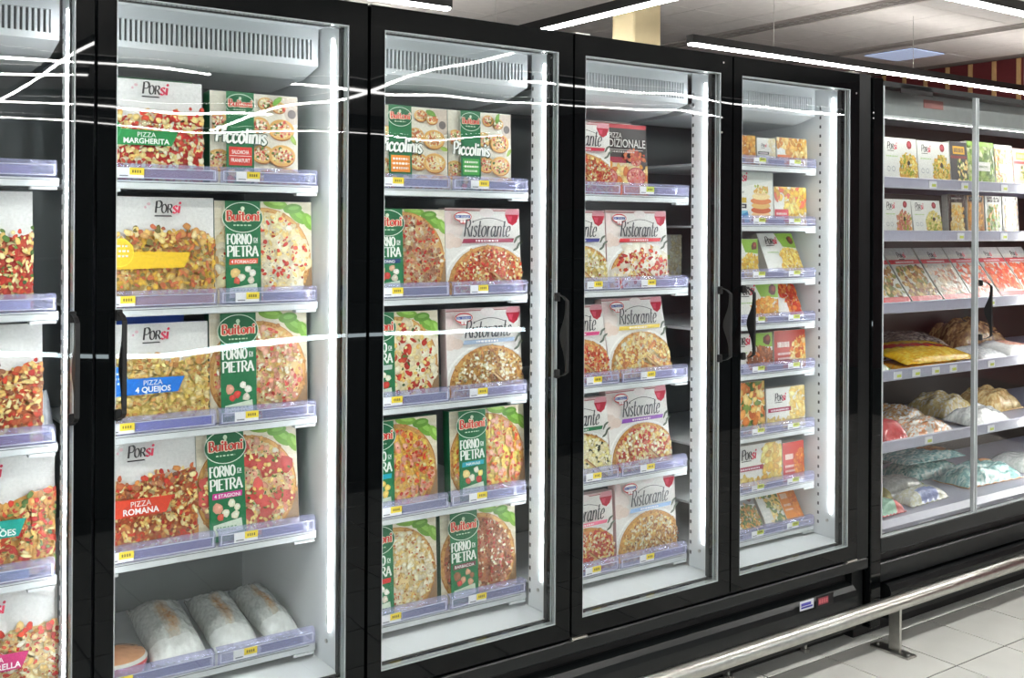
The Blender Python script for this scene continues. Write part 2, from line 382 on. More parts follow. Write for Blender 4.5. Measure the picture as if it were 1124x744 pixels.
m23 = mullion(cabB, .70, .034); led(m23, .666, -1); led(m23, .734, 1)
m34 = mullion(cabB, 1.40, .026); led(m34, 1.374, -1); led(m34, 1.426, 1)
mB4 = build(MB().bevbox(2.072, 2.079, .062, .74, .405, 2.15, .002, axis='z'), 'mullion', M_WHITE, cabB); led(mB4, 2.072, -1)
s = MB()
for k in range(46): s.box(2.0712, 2.0725, .160, .168, .45+k*.036, .462+k*.036)
build(s, 'bracket_slots', M_SLOT, mB4)['kind'] = 'stuff'

# ---- doors
def bow_handle(x, z0=1.150, z1=1.405):
    """black bow handle standing off the door: side profile, extruded across"""
    zc = (z0+z1)/2; H = (z1-z0)/2; out = []; inn = []
    for k in range(25):
        q = -1+2*k/24; z = zc+q*H
        e = abs(q)
        o_ = .058*(1-max(0, (e-.80)/.20)**2.2) if e > .80 else .058
        th = .0065+.027*math.exp(-(q/.36)**2)
        out.append((-o_, z)); inn.append((-max(0.0, o_-th) if e < .97 else 0.0, z))
    vs = []; fs = []
    for (a, z), (b, _) in zip(out, inn):
        b = max(b, a+.004)
        for xx in (x-.005, x+.005): vs += [(xx, a, z), (xx, b, z)]
    for k in range(24):
        o = k*4
        fs += [(o, o+2, o+6, o+4), (o+1, o+5, o+7, o+3), (o, o+4, o+5, o+1), (o+2, o+3, o+7, o+6)]
    fs += [(0, 1, 3, 2), (96, 98, 99, 97)]
    m = MB().add(vs, fs)
    for z in (z0+.012, z1-.012): m.bevbox(x-.008, x+.008, -.012, .0, z-.013, z+.013, .002)
    return m
def door(cab, x0, x1, hinge, label=None, lb=.046, rb=.058):
    f = MB(); a, b = x0+.004, x1-.004
    f.ring(a, b, DBOT, DTOP, x0+lb, x1-rb, .402, 2.132, 0.0, .044)
    d = build(f, 'door', M_FRAME, cab)
    build(MB().box(x0+lb+.003, x1-rb-.003, .004, .027, .405, 2.129), 'glass_pane', M_GLASS, d)
    # pale spacer bars seen edge-on round the opening, dark gasket behind
    for ya, yb in ((.0015, .0075), (.0115, .0145), (.0195, .0255)):
        g = MB(); g.ring(x0+lb, x1-rb, .402, 2.132, x0+lb+.0028, x1-rb-.0028, .4048, 2.1292, ya, yb); build(g, 'glazing_spacer', M_EDGE, d)
    g2 = MB(); g2.ring(x0+lb-.012, x1-rb+.012, .39, 2.144, x0+lb+.001, x1-rb-.001, .403, 2.131, .044, .060)
    build(g2, 'door_gasket', M_RUBBER, d)
    hx = x1-rb-.006 if hinge == 'L' else x0+lb+.006
    h = build(bow_handle(hx), 'handle', M_RUBBER, d)
    hz = x0+.035 if hinge == 'L' else x1-.035
    hb = MB(); hb.bevbox(hz-.03, hz+.03, -.004, .03, DBOT-.010, DBOT-.002, .002); hb.tube([(hz-.022, .01, DBOT-.018), (hz-.022, .01, DBOT)], .006, 8)
    build(hb, 'hinge', M_STEEL, d)
    hb = MB(); hb.bevbox(hz-.03, hz+.03, .002, .03, DTOP+.0, DTOP+.006, .002); build(hb, 'hinge', M_STEEL, d)
    return d
door(cabA, -2.10, -1.40, 'L'); door(cabA, -1.40, -.70, 'L', rb=.044); door(cabA, -.70, -.001, 'R')
door(cabB, .001, .70, 'L'); door(cabB, .70, 1.40, 'L'); door(cabB, 1.40, 2.10, 'R')
build(MB().box(2.103, 2.172, .006, .06, .34, TOPZ), 'end_pillar', M_BODY, cabB)
# black pelmet lettering plate dots (small screws) on the door tops
for x, z in ((1.352, 2.168), (1.345, 1.93), (2.075, 2.12)):
    build(MB().tube([(x, .0, z), (x, -.002, z)], .0035, 8), 'screw', M_STEEL, cabB)

# ---- air ducts with slatted grilles
def duct(cab, x0, x1):
    y = .188
    m = MB(); m.ring(x0, x1, 2.045, 2.150, x0+.016, x1-.02, 2.062, 2.118, y, y+.012)
    prof = [(y, 2.045), (y+.10, 2.018), (.52, 2.006), (.735, 2.03), (.735, 2.05), (y+.012, 2.055)]
    m.prism(prof, x0, x1, 'x')
    m.box(x0+.01, x1-.01, y+.014, y+.018, 2.055, 2.125, (.3, .3, .3))
    d = build(m, 'air_duct', M_DUCT, cab)
    build(MB().box(x0+.016, x1-.02, y+.0125, y+.0139, 2.060, 2.120), 'slot_back', M_SLOT, d)
    n = int((x1-x0-.036)/.0128); s0 = None
    for k in range(n):
        x = x0+.016+(k+.5)*(x1-x0-.036)/n
        if s0 is None: s0 = build(MB().box(x-.0032, x+.0032, y+.003, y+.012, 2.062, 2.118), 'slat', M_DUCT, d)
        else: again(s0, 'slat', d, (x, y+.0075, 2.062))
BAYS = [(-1.36, -.738), (-.662, -.060), (.052, .662), (.738, 1.370), (1.430, 2.068)]
for k, (a, b) in enumerate(BAYS): duct(cabA if k < 2 else cabB, a, b)

# ---- shelves with clear tray fronts
YELLOW = lin((232, 206, 60)); PAPER = lin((226, 226, 232)); GREYB = lin((120, 120, 130)); LIME = lin((196, 206, 90))
rnd = random.Random(4)
def shelf(cab, x0, x1, z, splits, labels, strips=(), fine=False):
    """z is the underside of the front rail"""
    y = .178; m = MB()
    m.bevbox(x0, x1, y, y+.012, z, z+.022, .002, axis='x')
    m.box(x0, x1, y+.012, .73, z+.010, z+.018)
    for xe in (x0+.006, x1-.066): m.box(xe, xe+.06, y-.003, y+.02, z-.007, z+.0)     # end clips
    s = build(m, 'shelf', M_DECK, cab)
    ln = MB()
    ln.box(x0+.02, x1-.02, y-.0006, y, z+.016, z+.0175, GREYB); build(ln, 'rail_groove', M_SLOT, s)
    H = .036 if fine else .042
    for a, b in splits:
        zb = z+.022; pr = [(y+.001, zb), (y-.004, zb+.004), (y-.004, zb+H-.008), (y+.002, zb+H), (y+.016, zb+H+.001), (y+.016, zb+H-.002), (y+.004, zb+H-.003), (y-.001, zb+H-.009), (y-.001, zb+.004), (y+.003, zb)]
        tr = build(MB().prism(pr, a+.004, b-.004, 'x'), 'tray_front', M_TRAY, s)
        e = MB()
        for xa, xb, za, zb2 in ((a+.010, b-.010, zb+.005, zb+.0075), (a+.010, b-.010, zb+H-.013, zb+H-.0105), (a+.010, a+.0125, zb+.0075, zb+H-.013), (b-.0125, b-.010, zb+.0075, zb+H-.013)):
            e.box(xa, xb, y-.0055, y-.004, za, zb2)
        build(e, 'tray_rim', M_TRAYEDGE, s)
    for x, kind in labels:
        lb = MB(); zb = z+.027; hh = .026 if not fine else .022
        lw = .065
        y -= .0068; lb.box(x, x+lw, y+.0005, y+.0015, zb, zb+hh, PAPER)
        lb.box(x+lw*.45, x+lw, y-.0004, y+.0005, zb+.008, zb+hh, YELLOW if kind == 'y' else LIME)
        for q in range(4): lb.box(x+lw*.55+q*.006, x+lw*.55+q*.006+.0035, y-.0007, y-.0004, zb+.013, zb+.020, lin((90, 80, 30)))
        lb.box(x+.005, x+.026, y-.0001, y+.0005, zb+.004, zb+.007, GREYB)
        build(lb, 'price_label', M_LABEL, s); y += .0068
    for x, x2, c in strips:
        st_ = MB().box(x, x2, y+.002, y+.003, z+.028, z+.050, lin(c)); build(st_, 'tray_insert', M_LABEL, s)
    return s
# left freezer, first door (cut by the frame)
for k, z in enumerate(SH_STD):
    shelf(cabA, -1.36, -.738, z, [(-1.36, -1.06), (-1.06, -.740)], [(-.99, 'y')], strips=[(-1.0, -.80, [(150, 140, 170), (190, 190, 215), (120, 60, 130), (60, 110, 150), (150, 70, 120)][k])])
    shelf(cabA, -.662, -.062, z, [(-.662, -.345), (-.345, -.062)],
          [(-.625 + (.02 if k == 0 else 0), 'y'), (-.30, 'y')],
          strips=[(-.555, -.36, [(150, 100, 120), (190, 120, 90), (40, 70, 190), (70, 50, 130), (130, 140, 160)][k]), (-.22, -.10, [(110, 120, 140), (110, 108, 130), (96, 92, 120), (90, 90, 140), (120, 125, 150)][k])])
    shelf(cabB, .052, .662, z, [(.052, .372), (.372, .662)], [(.14, 'y'), (.44, 'y')],
          strips=[(.215, .36, [(120, 130, 150), (60, 70, 100), (60, 70, 100), (84, 90, 110), (96, 104, 130)][k]), (.515, .64, [(130, 134, 150), (110, 100, 120), (130, 110, 130), (150, 150, 165), (110, 112, 140)][k])])
    shelf(cabB, .738, 1.370, z, [(.738, 1.05), (1.05, 1.370)], [(.90, 'y'), (1.14, 'y')] if k != 0 else [(1.13, 'l')],
          strips=[(.78, .88, (140, 136, 156)), (1.22, 1.35, (168, 160, 178))])
for k, z in enumerate(SH_FINE):
    shelf(cabB, 1.430, 2.066, z, [(1.430, 1.74), (1.74, 2.066)], [(1.70, 'l'), (1.90, 'l')], strips=[(1.79, 1.88, (132, 132, 142)), (1.56, 1.66, (120, 122, 130))], fine=True)

# ================================================================== PRINT ARTWORK
def catmull(pts, closed=False, n=6):
    out = []; m = len(pts); rng = range(m if closed else m-1)
    for i in rng:
        g = lambda k: pts[k % m] if closed else pts[max(0, min(m-1, k))]
        p0, p1, p2, p3 = g(i-1), g(i), g(i+1), g(i+2)
        for k in range(n):
            t = k/n
            out.append(tuple(.5*((2*b)+(-a+c)*t+(2*a-5*b+4*c-d)*t*t+(-a+3*b-3*c+d)*t**3) for a, b, c, d in zip(p0, p1, p2, p3)))
    out.append(pts[0] if closed else pts[-1]); return out
# strokes: ('l' straight | 's' smooth | 'o' closed smooth | 'd' dot, points); cap height 1, x-height .62
G = {
 'a': (.60, [('s', [(.42, .50), (.26, .62), (.08, .45), (.06, .17), (.2, 0), (.4, .18)]), ('s', [(.45, .62), (.42, .14), (.5, 0), (.6, .08)])]),
 'c': (.50, [('s', [(.43, .48), (.28, .62), (.08, .45), (.08, .16), (.24, 0), (.45, .13)])]),
 'e': (.50, [('s', [(.08, .27), (.40, .36), (.38, .57), (.22, .61), (.06, .36), (.1, .08), (.26, 0), (.45, .13)])]),
 'i': (.26, [('l', [(.12, .62), (.12, 0)]), ('d', [(.13, .86)])]),
 'l': (.26, [('l', [(.12, 1.0), (.12, 0)])]),
 'n': (.56, [('l', [(.09, .62), (.09, 0)]), ('s', [(.09, .38), (.24, .6), (.40, .56), (.44, .36), (.44, 0)])]),
 'o': (.56, [('o', [(.27, .62), (.07, .42), (.08, .14), (.27, 0), (.46, .18), (.46, .46)])]),
 'r': (.42, [('l', [(.09, .62), (.09, 0)]), ('s', [(.09, .36), (.22, .57), (.40, .58)])]),
 's': (.44, [('s', [(.38, .52), (.22, .62), (.08, .48), (.22, .32), (.38, .16), (.24, 0), (.05, .09)])]),
 't': (.40, [('s', [(.16, .92), (.15, .2), (.22, 0), (.38, .08)]), ('l', [(.0, .62), (.36, .62)])]),
 'u': (.56, [('s', [(.09, .62), (.09, .16), (.22, 0), (.38, .12), (.44, .3)]), ('l', [(.45, .62), (.45, 0)])]),
 'R': (.64, [('l', [(.10, 0), (.10, 1)]), ('s', [(.02, .96), (.36, 1.0), (.52, .78), (.40, .54), (.12, .50)]), ('l', [(.28, .52), (.62, 0)])]),
 'P': (.58, [('l', [(.10, 0), (.10, 1)]), ('s', [(.04, .97), (.38, 1.0), (.54, .76), (.40, .48), (.12, .46)])]),
 'B': (.62, [('l', [(.10, 0), (.10, 1)]), ('s', [(.04, .98), (.36, .98), (.46, .76), (.34, .54), (.1, .53)]), ('s', [(.1, .53), (.42, .5), (.54, .25), (.40, .01), (.04, .02)])]),
 'O': (.66, [('o', [(.32, 1), (.09, .74), (.09, .26), (.32, 0), (.55, .26), (.55, .74)])]),
 'F': (.52, [('l', [(.10, 0), (.10, 1)]), ('l', [(.1, .97), (.5, .97)]), ('l', [(.1, .52), (.42, .52)])]),
 'E': (.54, [('l', [(.10, 0), (.10, 1)]), ('l', [(.1, .97), (.5, .97)]), ('l', [(.1, .52), (.42, .52)]), ('l', [(.1, .03), (.52, .03)])]),
 'N': (.68, [('l', [(.10, 0), (.10, 1)]), ('l', [(.1, 1), (.56, 0)]), ('l', [(.56, 0), (.56, 1)])]),
 'I': (.24, [('l', [(.12, 0), (.12, 1)])]),
 'T': (.56, [('l', [(.27, 0), (.27, 1)]), ('l', [(.0, .97), (.54, .97)])]),
 'A': (.64, [('l', [(.02, 0), (.30, 1)]), ('l', [(.30, 1), (.60, 0)]), ('l', [(.12, .33), (.5, .33)])]),
 'D': (.62, [('l', [(.10, 0), (.10, 1)]), ('s', [(.04, .97), (.34, .97), (.54, .7), (.54, .3), (.34, .03), (.04, .03)])]),
 'Z': (.56, [('l', [(.04, .97), (.5, .97)]), ('l', [(.5, .97), (.04, .03)]), ('l', [(.04, .03), (.52, .03)])]),
 'L': (.48, [('l', [(.10, 0), (.10, 1)]), ('l', [(.1, .03), (.46, .03)])]),
 ' ': (.3, []),
}
FONTC = {}
def sans(txt, bold=0.0):
    """triangles of a line of plain capitals, cap height about 1, as (polys, width)"""
    if (txt, bold) in FONTC: return FONTC[(txt, bold)]
    cu = bpy.data.curves.new('tmp', 'FONT'); cu.body = txt; cu.offset = bold; cu.resolution_u = 3; cu.size = 1.38
    o = bpy.data.objects.new('tmp', cu); col.objects.link(o)
    dg = bpy.context.evaluated_depsgraph_get(); ev = o.evaluated_get(dg); me = ev.to_mesh()
    polys = [[(me.vertices[i].co.x, me.vertices[i].co.y) for i in p.vertices] for p in me.polygons]
    xs = [p[0] for q in polys for p in q] or [0, 1]; ev.to_mesh_clear()
    bpy.data.objects.remove(o); bpy.data.curves.remove(cu)
    mn = min(xs); polys = [[(x-mn, y) for x, y in q] for q in polys]
    FONTC[(txt, bold)] = (polys, max(xs)-mn); return FONTC[(txt, bold)]

class Art:
    """flat print on a front face of w x h metres; u runs 0..1 to the right, v 0..1 upwards"""
    def __init__(s, w, h, seed=1, corner=None): s.w = w; s.h = h; s.el = {}; s.k = 0; s.r = random.Random(seed); s.corner = corner
    def _emit(s, el, pts, c):
        x0, x1, z0, z1 = -s.w/2+.0006, s.w/2-.0006, .0006, s.h-.0006
        for ax, lim, sg in ((0, x0, 1), (0, x1, -1), (1, z0, 1), (1, z1, -1)):
            out = []
            for i, p in enumerate(pts):
                q = pts[i-1]; a = sg*(p[ax]-lim) >= 0; b = sg*(q[ax]-lim) >= 0
                if a != b:
                    t = (lim-q[ax])/(p[ax]-q[ax]); out.append((q[0]+t*(p[0]-q[0]), q[1]+t*(p[1]-q[1])))
                if a: out.append(p)
            pts = out
            if len(pts) < 3: return
        y = -.0004-s.k*1.6e-5
        s.el.setdefault(el, MB()).add([(x, y, z) for x, z in pts], [tuple(range(len(pts)))], c)
    def poly(s, el, uv, c, up=True):
        if up: s.k += 1
        pts = [((u-.5)*s.w, v*s.h) for u, v in uv]
        a = sum(p[0]*q[1]-q[0]*p[1] for p, q in zip(pts, pts[1:]+pts[:1]))
        if a < 0: pts = pts[::-1]
        s._emit(el, pts, lin(c))
    def rect(s, el, u0, v0, u1, v1, c): s.poly(el, [(u0, v0), (u1, v0), (u1, v1), (u0, v1)], c)
    def oval(s, el, u, v, ru, rv, c, n=28, rot=0):
        s.poly(el, [(u+ru*math.cos(t)*math.cos(rot)-rv*math.sin(t)*math.sin(rot), v+ru*math.cos(t)*math.sin(rot)+rv*math.sin(t)*math.cos(rot)) for t in [2*math.pi*k/n for k in range(n)]], c)
    def blob(s, el, u, v, r, c, asp=1.0):
        n = s.r.choice((7, 8, 9)); ph = s.r.random()*6; ro = s.r.random()*3.1; pts = []
        for k in range(n):
            t = ph+2*math.pi*k/n; q = r*s.r.uniform(.78, 1.16); a, b = q*math.cos(t)*asp, q*math.sin(t)/asp
            pts.append((u+a*math.cos(ro)-b*math.sin(ro), v+(a*math.sin(ro)+b*math.cos(ro))*s.w/s.h))
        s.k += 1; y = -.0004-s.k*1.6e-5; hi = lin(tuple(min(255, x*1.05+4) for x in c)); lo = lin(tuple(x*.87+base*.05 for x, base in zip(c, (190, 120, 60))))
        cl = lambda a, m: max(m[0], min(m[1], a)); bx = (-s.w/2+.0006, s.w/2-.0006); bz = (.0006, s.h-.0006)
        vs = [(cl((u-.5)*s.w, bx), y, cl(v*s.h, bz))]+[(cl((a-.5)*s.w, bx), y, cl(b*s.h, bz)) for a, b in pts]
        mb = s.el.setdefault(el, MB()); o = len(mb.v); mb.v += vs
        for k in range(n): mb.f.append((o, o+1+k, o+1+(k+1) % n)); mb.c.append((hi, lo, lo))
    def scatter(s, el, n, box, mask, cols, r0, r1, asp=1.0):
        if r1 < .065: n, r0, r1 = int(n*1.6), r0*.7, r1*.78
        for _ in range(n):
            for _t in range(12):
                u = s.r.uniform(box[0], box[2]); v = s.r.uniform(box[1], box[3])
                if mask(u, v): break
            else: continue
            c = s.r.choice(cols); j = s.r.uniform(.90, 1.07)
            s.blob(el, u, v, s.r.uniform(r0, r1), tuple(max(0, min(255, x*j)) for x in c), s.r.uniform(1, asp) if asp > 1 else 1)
    def nib(s, el, txt, u, v, size, c, thick=.13, thin=.05, ang=.5, slant=0.0, cond=1.0, serif=0.0, fit=None, slope=0.0):
        """pen-drawn lettering: an elliptical nib gives thick and thin strokes"""
        s.k += 1
        W = sum(G[ch][0] for ch in txt)*cond
        if fit: cond *= fit*s.w/(W*size*s.w); W = sum(G[ch][0] for ch in txt)*cond
        x = 0; cl = lin(c); S = size*s.w
        def T(p): return ((u-.5)*s.w+S*(p[0]+slant*p[1]), v*s.h+S*(p[1]+slope*p[0]))
        def width(d):
            a = math.atan2(d[1], d[0])-ang; return .5*math.hypot(thick*math.sin(a), thin*math.cos(a))
        for ch in txt:
            adv, strokes = G[ch]
            for kind, pts in strokes:
                pts = [(x+p[0]*cond, p[1]) for p in pts]
                if kind == 'd':
                    q = pts[0]; rr = thick*.62; s._emit(el, [T((q[0]+rr*math.cos(t), q[1]+rr*math.sin(t))) for t in [k*math.pi/4 for k in range(8)]], cl); continue
                if kind == 's': pts = catmull(pts)
                if kind == 'o': pts = catmull(pts, True)
                if serif and kind == 'l' and abs(pts[0][0]-pts[-1][0]) < .02:
                    for q in (pts[0], pts[-1]): s._emit(el, [T((q[0]-serif, q[1]-.03)), T((q[0]+serif, q[1]-.03)), T((q[0]+serif, q[1]+.03)), T((q[0]-serif, q[1]+.03))], cl)
                L = []; Rr = []
                for i, p in enumerate(pts):
                    a = pts[max(0, i-1)]; b = pts[min(len(pts)-1, i+1)]; d = (b[0]-a[0], b[1]-a[1]); n = math.hypot(*d) or 1
                    hw = max(width(d), .018); L.append((p[0]-d[1]/n*hw, p[1]+d[0]/n*hw)); Rr.append((p[0]+d[1]/n*hw, p[1]-d[0]/n*hw))
                for i in range(len(pts)-1): s._emit(el, [T(L[i]), T(Rr[i]), T(Rr[i+1]), T(L[i+1])], cl)
            x += adv*cond
    def text(s, el, txt, u, v, size, c, bold=.02, fit=None, center=True, slope=0.0):
        s.k += 1; polys, W = sans(txt, bold); S = size*s.h; sx = S
        if fit: sx = fit*s.w/W
        off = -.5*W*sx if center else 0; cl = lin(c)
        for q in polys: s._emit(el, [((u-.5)*s.w+off+x*sx, v*s.h+z*S+slope*x*sx) for x, z in q], cl)
    def scribble(s, el, u0, u1, v, hgt, c, n=6):
        """print too small to read: short bars"""
        s.k += 1; cl = lin(c); u = u0
        while u < u1:
            q = s.r.uniform(.012, .035); s._emit(el, [((a-.5)*s.w, b*s.h) for a, b in ((u, v), (min(u1, u+q), v), (min(u1, u+q), v+hgt), (u, v+hgt))], cl); u += q+.012

TOM = [(196, 48, 32), (214, 74, 44), (180, 36, 26)]; CHZ = [(244, 214, 140), (238, 196, 112), (250, 228, 168)]; WHC = [(248, 240, 214), (244, 232, 198), (240, 226, 180)]
CRU = [(206, 150, 84), (222, 172, 104), (190, 128, 66)]; HAM = [(230, 164, 140), (224, 148, 122), (236, 180, 156)]; SAL = [(196, 62, 52), (210, 84, 70), (182, 52, 44)]
HER = [(86, 120, 52), (112, 140, 60), (66, 96, 42)]; MEAT = [(150, 92, 62), (170, 110, 76), (128, 76, 52)]; OLV = [(52, 52, 40), (70, 66, 48)]
GRN = (22, 104, 62); DGRN = (14, 78, 46)
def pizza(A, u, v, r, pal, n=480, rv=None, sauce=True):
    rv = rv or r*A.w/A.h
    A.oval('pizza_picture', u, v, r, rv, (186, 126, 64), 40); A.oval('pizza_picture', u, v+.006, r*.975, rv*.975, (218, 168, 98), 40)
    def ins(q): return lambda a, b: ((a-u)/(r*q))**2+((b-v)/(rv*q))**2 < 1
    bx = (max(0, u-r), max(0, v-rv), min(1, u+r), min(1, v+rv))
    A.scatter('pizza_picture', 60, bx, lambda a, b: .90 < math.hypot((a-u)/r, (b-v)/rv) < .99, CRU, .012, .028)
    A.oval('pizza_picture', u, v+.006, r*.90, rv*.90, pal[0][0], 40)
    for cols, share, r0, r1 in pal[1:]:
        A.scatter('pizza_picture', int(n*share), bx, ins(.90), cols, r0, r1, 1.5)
def P(base, *layers): return [[base]]+list(layers)
PAL = {
 'formaggi': P((242, 224, 176), (WHC, .5, .03, .08), (CHZ, .2, .015, .04), (TOM, .14, .015, .032), ([(150, 156, 150), (190, 190, 176)], .16, .006, .014)),
 'prosciutto': P((238, 206, 146), (CHZ, .35, .02, .05), (HAM, .32, .02, .045), (SAL, .14, .012, .03), (HER, .1, .006, .012), (WHC, .12, .015, .03)),
 'stagioni': P((238, 208, 160), (WHC, .25, .02, .05), (HAM, .25, .02, .05), ([(196, 66, 62), (206, 88, 82)], .05, .07, .10), ([(178, 44, 40)], .12, .008, .016), (HER, .15, .01, .02), (CHZ, .18, .015, .03)),
 'tonno': P((226, 186, 130), (WHC, .4, .018, .04), ([(206, 160, 130), (190, 136, 108)], .35, .018, .04), (TOM, .25, .01, .026), (MEAT, .2, .012, .024)),
 'mozz': P((240, 214, 160), (WHC, .4, .04, .09), (TOM, .10, .03, .06), (HER, .08, .012, .03), (CHZ, .15, .02, .04), ([(170, 30, 26)], .06, .015, .025)),
 'ham2': P((238, 190, 96), (CHZ, .35, .02, .05), ([(244, 204, 96), (240, 184, 70)], .2, .03, .05), (HAM, .14, .025, .055), ([(226, 130, 60), (214, 104, 50)], .16, .012, .035), (TOM, .12, .012, .03)),
 'hawaii': P((240, 206, 120), (CHZ, .35, .02, .05), ([(250, 224, 120), (246, 210, 96)], .18, .03, .055), (HAM, .10, .03, .055), ([(230, 140, 60), (220, 112, 52)], .14, .012, .035), (TOM, .10, .012, .03)),
 'cheese': P((240, 216, 158), (CHZ, .3, .02, .05), (WHC, .4, .02, .05), ([(206, 110, 70), (214, 136, 80)], .2, .008, .018)),
 'barbacoa': P((196, 130, 90), ([(216, 160, 130), (204, 140, 112)], .4, .015, .035), (MEAT, .4, .014, .03), (WHC, .2, .012, .026), (SAL, .2, .01, .022)),
 'risto_ham': P((226, 150, 92), ([(226, 130, 84), (208, 96, 62)], .45, .016, .036), (CHZ, .25, .014, .03), (TOM, .22, .014, .03), (WHC, .14, .01, .022), (OLV, .05, .008, .014)),
 'risto_funghi': P((226, 172, 96), (CHZ, .4, .015, .034), ([(206, 156, 100), (190, 132, 76)], .3, .016, .034), (WHC, .22, .015, .03), (HER, .05, .006, .012), (MEAT, .12, .01, .022)),
 'risto_mozz': P((236, 196, 150), ([(248, 240, 226), (244, 234, 214)], .09, .09, .13), (TOM, .12, .025, .045), (CHZ, .12, .012, .03), ([(190, 40, 34)], .08, .01, .02)),
 'risto_tonno': P((236, 190, 140), (WHC, .3, .03, .06), ([(220, 150, 90), (206, 124, 74)], .35, .018, .04), (CHZ, .3, .015, .035)),
 'risto_spin': P((214, 210, 150), ([(46, 62, 40), (36, 50, 34), (62, 80, 50)], .5, .02, .045), ([(240, 226, 150), (246, 238, 190)], .4, .025, .05), (WHC, .2, .015, .03)),
 'risto_spec': P((228, 160, 104), ([(214, 116, 96), (224, 140, 112)], .35, .025, .06), (CHZ, .3, .02, .045), (SAL, .12, .02, .04), (WHC, .18, .015, .035)),
 'risto_sal': P((224, 150, 100), ([(206, 90, 82), (196, 74, 68)], .28, .035, .06), (CHZ, .35, .014, .03), (WHC, .2, .012, .026), (TOM, .15, .01, .022)),
 'risto_quat': P((232, 200, 120), ([(236, 216, 140), (226, 198, 110)], .5, .02, .05), (WHC, .25, .02, .04), ([(150, 160, 110)], .1, .008, .016), (TOM, .06, .012, .02)),
}
FIELD = {
 'marg': ([(222, 54, 44), (206, 38, 34), (232, 84, 62), (214, 66, 48)], CHZ+WHC, CHZ+TOM),
 'camp': (CHZ+CRU, [(236, 190, 70), (226, 170, 60), (214, 120, 70)], [(190, 96, 60), (120, 110, 50), (236, 206, 120)]),
 'queijos': ([(240, 214, 120), (246, 226, 150), (230, 196, 96)], CHZ, CRU+[(238, 214, 130)]),
 'romana': ([(198, 104, 60), (224, 150, 80), (180, 84, 48)], CHZ+[(210, 70, 40)], MEAT+TOM+CHZ),
 'estac': ([(224, 170, 90), (236, 196, 120), (206, 130, 70)], CHZ+TOM, HER+CRU+TOM),
 'moz': ([(240, 206, 140), (244, 222, 170), (226, 150, 100)], WHC+CHZ, TOM+[(222, 60, 50)]),
 'bolo': ([(206, 70, 52), (190, 52, 44), (226, 120, 80)], CHZ+TOM, HER+CHZ),
}
def porsi_logo(A, u, v, sz):
    A.nib('brand_logo', 'P', u-sz*1.05, v, sz, (34, 32, 34), .17, .07, .3, .12)
    A.nib('brand_logo', 'OR', u-sz*.50, v, sz*.74, (34, 32, 34), .19, .07, .3, .1)
    A.nib('brand_logo', 'si', u+sz*.44, v, sz*1.0, (214, 48, 82), .2, .08, .3, .14)
    A.poly('brand_logo', [(u-sz*1.05, v-sz*.20), (u+sz*.36, v-sz*.20), (u+sz*.45, v-sz*.32), (u-sz*1.05, v-sz*.32)], (34, 32, 34))
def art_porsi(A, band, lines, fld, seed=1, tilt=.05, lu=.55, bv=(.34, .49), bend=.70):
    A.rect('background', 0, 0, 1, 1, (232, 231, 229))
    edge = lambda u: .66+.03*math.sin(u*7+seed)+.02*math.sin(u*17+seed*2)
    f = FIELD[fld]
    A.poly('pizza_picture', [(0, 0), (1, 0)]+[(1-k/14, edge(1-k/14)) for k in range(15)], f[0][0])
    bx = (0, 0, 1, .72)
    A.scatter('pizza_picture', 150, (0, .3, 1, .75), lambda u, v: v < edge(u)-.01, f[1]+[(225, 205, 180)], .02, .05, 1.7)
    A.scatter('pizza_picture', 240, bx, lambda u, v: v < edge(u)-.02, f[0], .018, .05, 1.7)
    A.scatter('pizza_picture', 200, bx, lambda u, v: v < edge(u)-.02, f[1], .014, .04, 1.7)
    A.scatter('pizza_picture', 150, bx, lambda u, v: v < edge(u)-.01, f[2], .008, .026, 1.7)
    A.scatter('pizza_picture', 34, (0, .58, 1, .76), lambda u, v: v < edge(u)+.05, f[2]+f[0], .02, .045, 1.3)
    if band:
        A.poly('name_band', [(0, bv[0]), (bend, bv[0]+.01), (bend+.06, bv[1]), (0, bv[1]+.01)], band)
        A.oval('name_band', .135, bv[1]+.0, .125, .13, tuple(min(255, x+28) for x in band))
        A.oval('name_band', .135, bv[1]+.0, .115, .12, tuple(min(255, x+10) for x in band))
        for q in range(3): A.scribble('lettering', .05, .22, bv[1]+.05-q*.045, .018, (236, 236, 230))
        if lines[0]: A.text('lettering', lines[0], .48, bv[0]+.088, .048, (240, 240, 236), .0)
        if lines[1]: A.text('lettering', lines[1], .48, bv[0]+.024, .052, (246, 246, 244), .035)
        if lines[0] and not lines[1]: A.scribble('lettering', .36, .62, bv[0]+.03, .03, (252, 240, 190))
    porsi_logo(A, lu, .85, .105)
    A.oval('brand_logo', lu-.16, .93, .016, .014, (230, 190, 196)); A.oval('brand_logo', lu-.19, .90, .010, .012, (226, 176, 186))
def buitoni(A, u=.265, v=.835, ru=.205, rv=.150):
    A.oval('brand_logo', u, v, ru, rv, (226, 234, 220), 36); A.oval('brand_logo', u, v, ru*.965, rv*.95, (12, 92, 54), 36)
    A.oval('brand_logo', u, v+rv*.58, ru*.10, rv*.14, (206, 222, 196), 10); A.oval('brand_logo', u, v+rv*.40, ru*.06, rv*.1, (206, 222, 196), 8)
    A.nib('brand_logo', 'Buitoni', u-ru*.81, v-rv*.22, ru*.46, (238, 224, 200), .34, .22, .2, 0, 1, .12, fit=ru*1.66)
    A.nib('brand_logo', 'Buitoni', u-ru*.79, v-rv*.20, ru*.44, (206, 52, 40), .22, .11, .2, 0, 1, .08, fit=ru*1.62)
    A.scribble('brand_logo', u-ru*.45, u+ru*.45, v-rv*.55, .012, (196, 216, 188))
